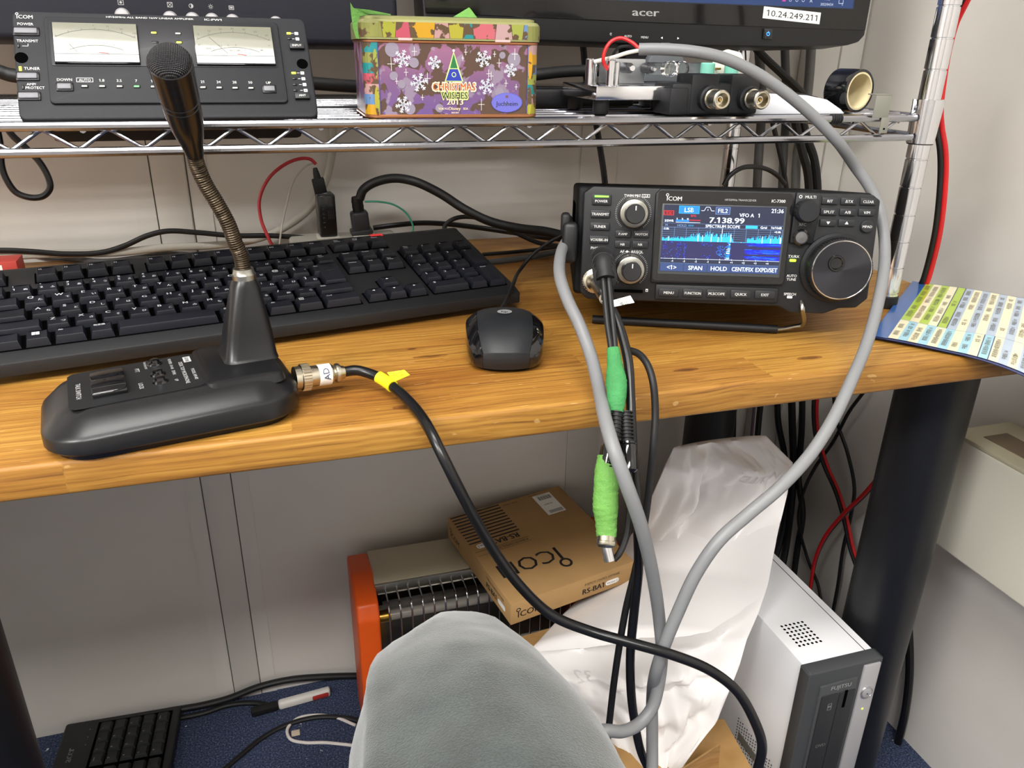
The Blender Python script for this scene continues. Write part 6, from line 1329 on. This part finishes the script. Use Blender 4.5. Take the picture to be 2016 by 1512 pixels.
g = G(); g.lathe([(.0082, 0), (.0082, .0016), (.0068, .0016), (.0064, .0008)], CHR, T(.0318, -.0042, .298) @ RX(PI / 2), 36); g.lathe([(.0062, 0), (.0058, .0018), (0, .0024)], SIL, T(.0318, -.0042, .298) @ RX(PI / 2), 36); g.lathe([(.0014, .0024), (0, .0028)], CHR, T(.0318, -.0042, .298) @ RX(PI / 2), 12); g.obj('power_button', cp)
G().box((.0318, -.0046, .2745), (.0022, .001, .0022), em('pc_led', (200, 230, 60), 1.6), .0006).obj('power_lamp', cp)
g = G(); g.box((-.0449, .055, .158), (.0006, .075, .012), mat('rating_label', rgb(120, 120, 112), .6), M=T(0, 0, 0)); g.obj('rating_label', cp)

# duct on the right wall
du = thing('wall_tray', 'cream plastic tray box fixed to the right wall beyond the desk leg', 'box', (.775, .36, .459))
g = G(); g.box((0, 0, -.002), (.089, .53, .142), DUCT, .004, 3); g.box((0, .0, .070), (.089, .53, .006), mat('cream_edge', rgb(196, 188, 160), .55), .002); g.obj('body', du)
g = G(); g.box((-.006, -.005, .0732), (.034, .49, .001), mat('slot_brown', rgb(120, 104, 84), .7)); g.obj('slot', du)
g = G(); g.box((-.0449, .08, -.02), (.0006, .006, .004), mat('dirt', rgb(130, 124, 110), .8)); g.obj('scuff', du)

# cable tangle behind the desk leg
TNG = [([(1530, 770, .96), (1532, 830, .96), (1545, 900, .96), (1548, 980, .95), (1540, 1050, .94), (1520, 1120, .92)], .0050, 'left black cable of the thick bundle under the desk'),
       ([(1558, 760, .95), (1560, 840, .95), (1562, 930, .95), (1556, 1010, .94), (1545, 1090, .93), (1530, 1160, .9)], .0060, 'second black cable of the thick bundle under the desk'),
       ([(1580, 755, .95), (1578, 850, .95), (1572, 940, .95), (1580, 1010, .94), (1570, 1080, .93), (1556, 1180, .9)], .0052, 'third black cable of the thick bundle under the desk'),
       ([(1638, 740, .9), (1648, 830, .9), (1668, 890, .9), (1682, 960, .9), (1676, 1010, .9), (1660, 1080, .9), (1650, 1150, .9), (1638, 1215, .9)], .0028, 'thin black cable snaking down the middle of the gap by the leg'),
       ([(1725, 730, .84), (1705, 765, .84), (1672, 810, .86), (1640, 870, .89), (1605, 920, .9), (1585, 960, .9), (1572, 1020, .9), (1590, 1100, .9), (1610, 1150, .89), (1616, 1180, .88)], .0026, 'thin black cable crossing from the leg to the bundle'),
       ([(1500, 770, .93), (1492, 850, .93), (1488, 930, .93)], .0048, 'short black cable end beside the rear leg'),
       ([(1445, 795, .97), (1443, 880, .97), (1440, 950, .97)], .0044, 'black cable right beside the rear leg')]
for pts, r_, lb in TNG: cable('black_cable', [(lambda q_: q_ if q_.x < .80 else P(u, v, X=.80))(P(u, v, Y=y_)) for u, v, y_ in pts], r_, CBLM, lb)
for pts, r_, m_, lb in (([(1485, 800, .97), (1480, 860, .97), (1478, 900, .97)], .0026, mat('mauve_wire', rgb(110, 96, 116), .5), 'mauve wire under the desk by the rear leg'), ([(1618, 770, .97), (1625, 900, .97), (1652, 1000, .97), (1662, 1100, .97), (1668, 1200, .96)], .0050, DGRY, 'dark grey cable on the wall behind the red cables')):
    cable('cable_drop', [P(u, v, Y=y_) for u, v, y_ in pts], r_, m_, lb)
def twp(L_): return [P(u, v, Y=y_) for u, v, y_ in L_]
twin([P(u, v, X=x_) for u, v, x_ in ((1612, 765, .76), (1608, 800, .76), (1612, 860, .765), (1630, 920, .77), (1652, 970, .775), (1668, 1025, .78), (1680, 1080, .785), (1696, 1130, .79), (1700, 1165, .79), (1692, 1240, .79), (1685, 1300, .78))], 'red and black twin cable running down to the foot of the front leg', .0027)
twin([P(u, v, X=x_) for u, v, x_ in ((1785, 815, .73), (1765, 870, .73), (1742, 920, .74), (1705, 968, .745), (1662, 1010, .75), (1625, 1055, .75), (1605, 1100, .75), (1597, 1145, .75), (1590, 1200, .75))], 'red and black twin cable curving down leftwards from behind the front leg', .0027, (.003, .002, -.0042))
cable('black_cable', [P(u, v, Y=y_) for u, v, y_ in ((1755, 725, .62), (1768, 770, .62), (1778, 815, .62), (1782, 860, .63), (1790, 920, .66))], .0036, CBLM, 'black cable bowing down behind the top of the front leg')
cable('black_cable', [P(u, v, X=.806) for u, v in ((1775, 1100), (1785, 1200), (1790, 1270), (1790, 1330), (1782, 1400), (1768, 1460), (1745, 1540))], .0058, CBL, 'thick black cable running down the wall right of the front leg')

# ================================================================== FLOOR ITEMS
fk = thing('keyboard', 'dusty black keyboard with number pad lying on the carpet under the desk', 'keyboard')
Lk = .36; fk.matrix_world = T(-.200, .985, 0) @ RZ(PI / 2 - .05) @ T(-Lk, 0, .006)
g = G(); g.box((Lk / 2, .078, .009), (Lk, .156, .016), KBODY, .004, 3); g.box((Lk / 2, .060, .0176), (Lk - .02, .100, .0006), DARKH); g.obj('case', fk)
KD = mat('dusty_key', rgb(36, 37, 38), .55)
npad = [['0', '', '.', 'Enter'], ['1', '2', '3', ''], ['4', '5', '6', '+'], ['7', '8', '9', ''], ['Num', '/', '*', '-']]
for r_ in range(5):
    for c_ in range(9):
        x = Lk - .014 - (c_ + 1) * U - (.006 if c_ > 3 else 0); y = .012 + r_ * U
        if c_ > 3 and r_ in (1, 2) and c_ > 6: pass
        g = G(); g.M = T(0, 0, .0235)
        keycap(g, x, y, U, U, 0, .006); g.mats = [KD if m_ is KEYM else m_ for m_ in g.mats]
        if c_ < 4 and npad[r_][3 - c_]:
            d = D2(g, T(0, 0, .0001)); d.text(npad[r_][3 - c_], x + .0045, y + .0125, .0030 if len(npad[r_][3 - c_]) == 1 else .002, DIMW, 'L')
        g.obj('key', fk)
g = G(); d = D2(g, T(0, 0, .0172)); d.text('acer', Lk - .062, .138, .0105, mat('acer_print', rgb(150, 150, 150), .5), 'C', .02)
for k in range(3): d.text('▪', Lk - .020 - k * .014, .120, .003, DIMW)
g.obj('lettering', fk)
def fz(L_, z=.004): return [(lambda q_: q_ if q_.y < .985 else P(u, v, Y=.985))(P(u, v, Z=z)) for u, v in L_]
cable('black_cable', fz([(330, 1400), (400, 1388), (450, 1375), (510, 1352), (570, 1338), (640, 1332), (720, 1330)], .008), .0050, CBLM, 'thick black cable lying along the foot of the back wall')
cable('black_cable', fz([(330, 1418), (400, 1404), (450, 1388), (500, 1384), (545, 1392)], .006), .0040, CBLM, 'black cable just in front of the thick cable on the carpet')
cable('black_cable', fz([(430, 1525), (470, 1490), (520, 1450), (570, 1425), (625, 1412), (690, 1415), (730, 1430)]), .0036, CBLM, 'black cable snaking across the blue carpet beside the knee')
cable('white_cable', fz([(700, 1428), (660, 1412), (620, 1408), (585, 1415), (566, 1435), (572, 1455), (600, 1462), (640, 1462), (700, 1468)]), .0023, mat('white_cable', rgb(206, 200, 196), .5), 'thin white cable looped on the blue carpet')
wa = thing('inline_plug', 'white plug-in adapter with a red stripe on the carpet under the back wall', 'plug')
a = P(548, 1388, Z=.008); b_ = P(650, 1360, Z=.008); Q = ZTO(a, b_ - a)
L_ = (b_ - a).length; g = G(); g.box((0, 0, L_ / 2), (.012, .014, L_), mat('adapter_white', rgb(200, 198, 192), .5), .004, 3, M=Q); g.obj('body', wa)
g = G(); g.box((-.0045, 0, L_ * .80), (.006, .008, L_ * .32), mat('stripe_red', rgb(150, 40, 36), .5), .002, 2, M=Q @ T(0, 0, 0)); g.obj('stripe', wa)
g = G(); g.box((0, 0, -.02), (.012, .012, .04), CBLM, .003, 2, M=Q); g.obj('sleeve', wa)
tag(G().box(tuple(P(582, 1443, Z=.0015)), (.012, .010, .002), mat('scrap_beige', rgb(196, 180, 160), .8), .0005).obj('paper_scrap'), 'beige scrap of paper inside the white cable loop on the carpet', 'scrap')

# ================================================================== PERSON (one bent knee in grey trousers)
def leg_rings():
    cs = [((.075, -.22, .560), .088, .074), ((.070, -.05, .580), .084, .070), ((.070, .10, .586), .078, .065), ((.072, .20, .585), .074, .062), ((.078, .29, .572), .070, .060), ((.083, .355, .552), .062, .054), ((.092, .405, .523), .049, .051), ((.093, .432, .490), .045, .050), ((.088, .440, .452), .048, .054), ((.090, .438, .38), .055, .056), ((.092, .435, .29), .057, .060), ((.094, .43, .20), .057, .060), ((.096, .425, .12), .056, .060), ((.096, .42, .085), .058, .062)]
    return cs
cs = leg_rings(); cen = catmull([c_[0] for c_ in cs], 9); n_ = 64; vs = []; fs = []
t_prev = None; side = Vector((1, 0, 0))
for i, p_ in enumerate(cen):
    t_ = (cen[min(i + 1, len(cen) - 1)] - cen[max(i - 1, 0)]).normalized(); f_ = i / (len(cen) - 1) * (len(cs) - 1); k = min(int(f_), len(cs) - 2); f_ -= k
    ra = cs[k][1] * (1 - f_) + cs[k + 1][1] * f_; rb2 = cs[k][2] * (1 - f_) + cs[k + 1][2] * f_
    s2 = (side - t_ * side.dot(t_)).normalized(); v2 = s2.cross(t_) * -1 if s2.cross(t_).z < 0 and abs(t_.z) < .6 else s2.cross(t_)
    for j in range(n_):
        a = 2 * PI * j / n_; ca, sa = math.cos(a), math.sin(a)
        fold = .0022 * noise.noise(Vector((ca * 2.2, sa * 2.2, i * .16))) + .0012 * noise.noise(Vector((ca * 5, sa * 5, i * .5)))
        seam = .005 * math.exp(-((a - 2.45) / .13) ** 2)
        vs.append(p_ + s2 * (ra * ca) + v2 * (rb2 * sa) + (s2 * ca + v2 * sa) * (fold + seam))
for i in range(len(cen) - 1):
    for j in range(n_): k = (j + 1) % n_; fs.append((i * n_ + j, i * n_ + k, (i + 1) * n_ + k, (i + 1) * n_ + j))
fs.append(list(range(n_))[::-1]); fs.append([(len(cen) - 1) * n_ + j for j in range(n_)])
pr_ = thing('person', 'seated person, only one bent knee in soft dark grey trousers showing', 'person')
g = G(); g.add(vs, fs, MC['grey_trouser_cloth']); g.obj('trouser_leg', pr_, angle=80)
g = G(); g.box((.095, .40, .045), (.085, .24, .07), BLK, .03, 5); g.box((.095, .40, .009), (.09, .25, .018), RUB, .008, 3); g.obj('shoe', pr_)
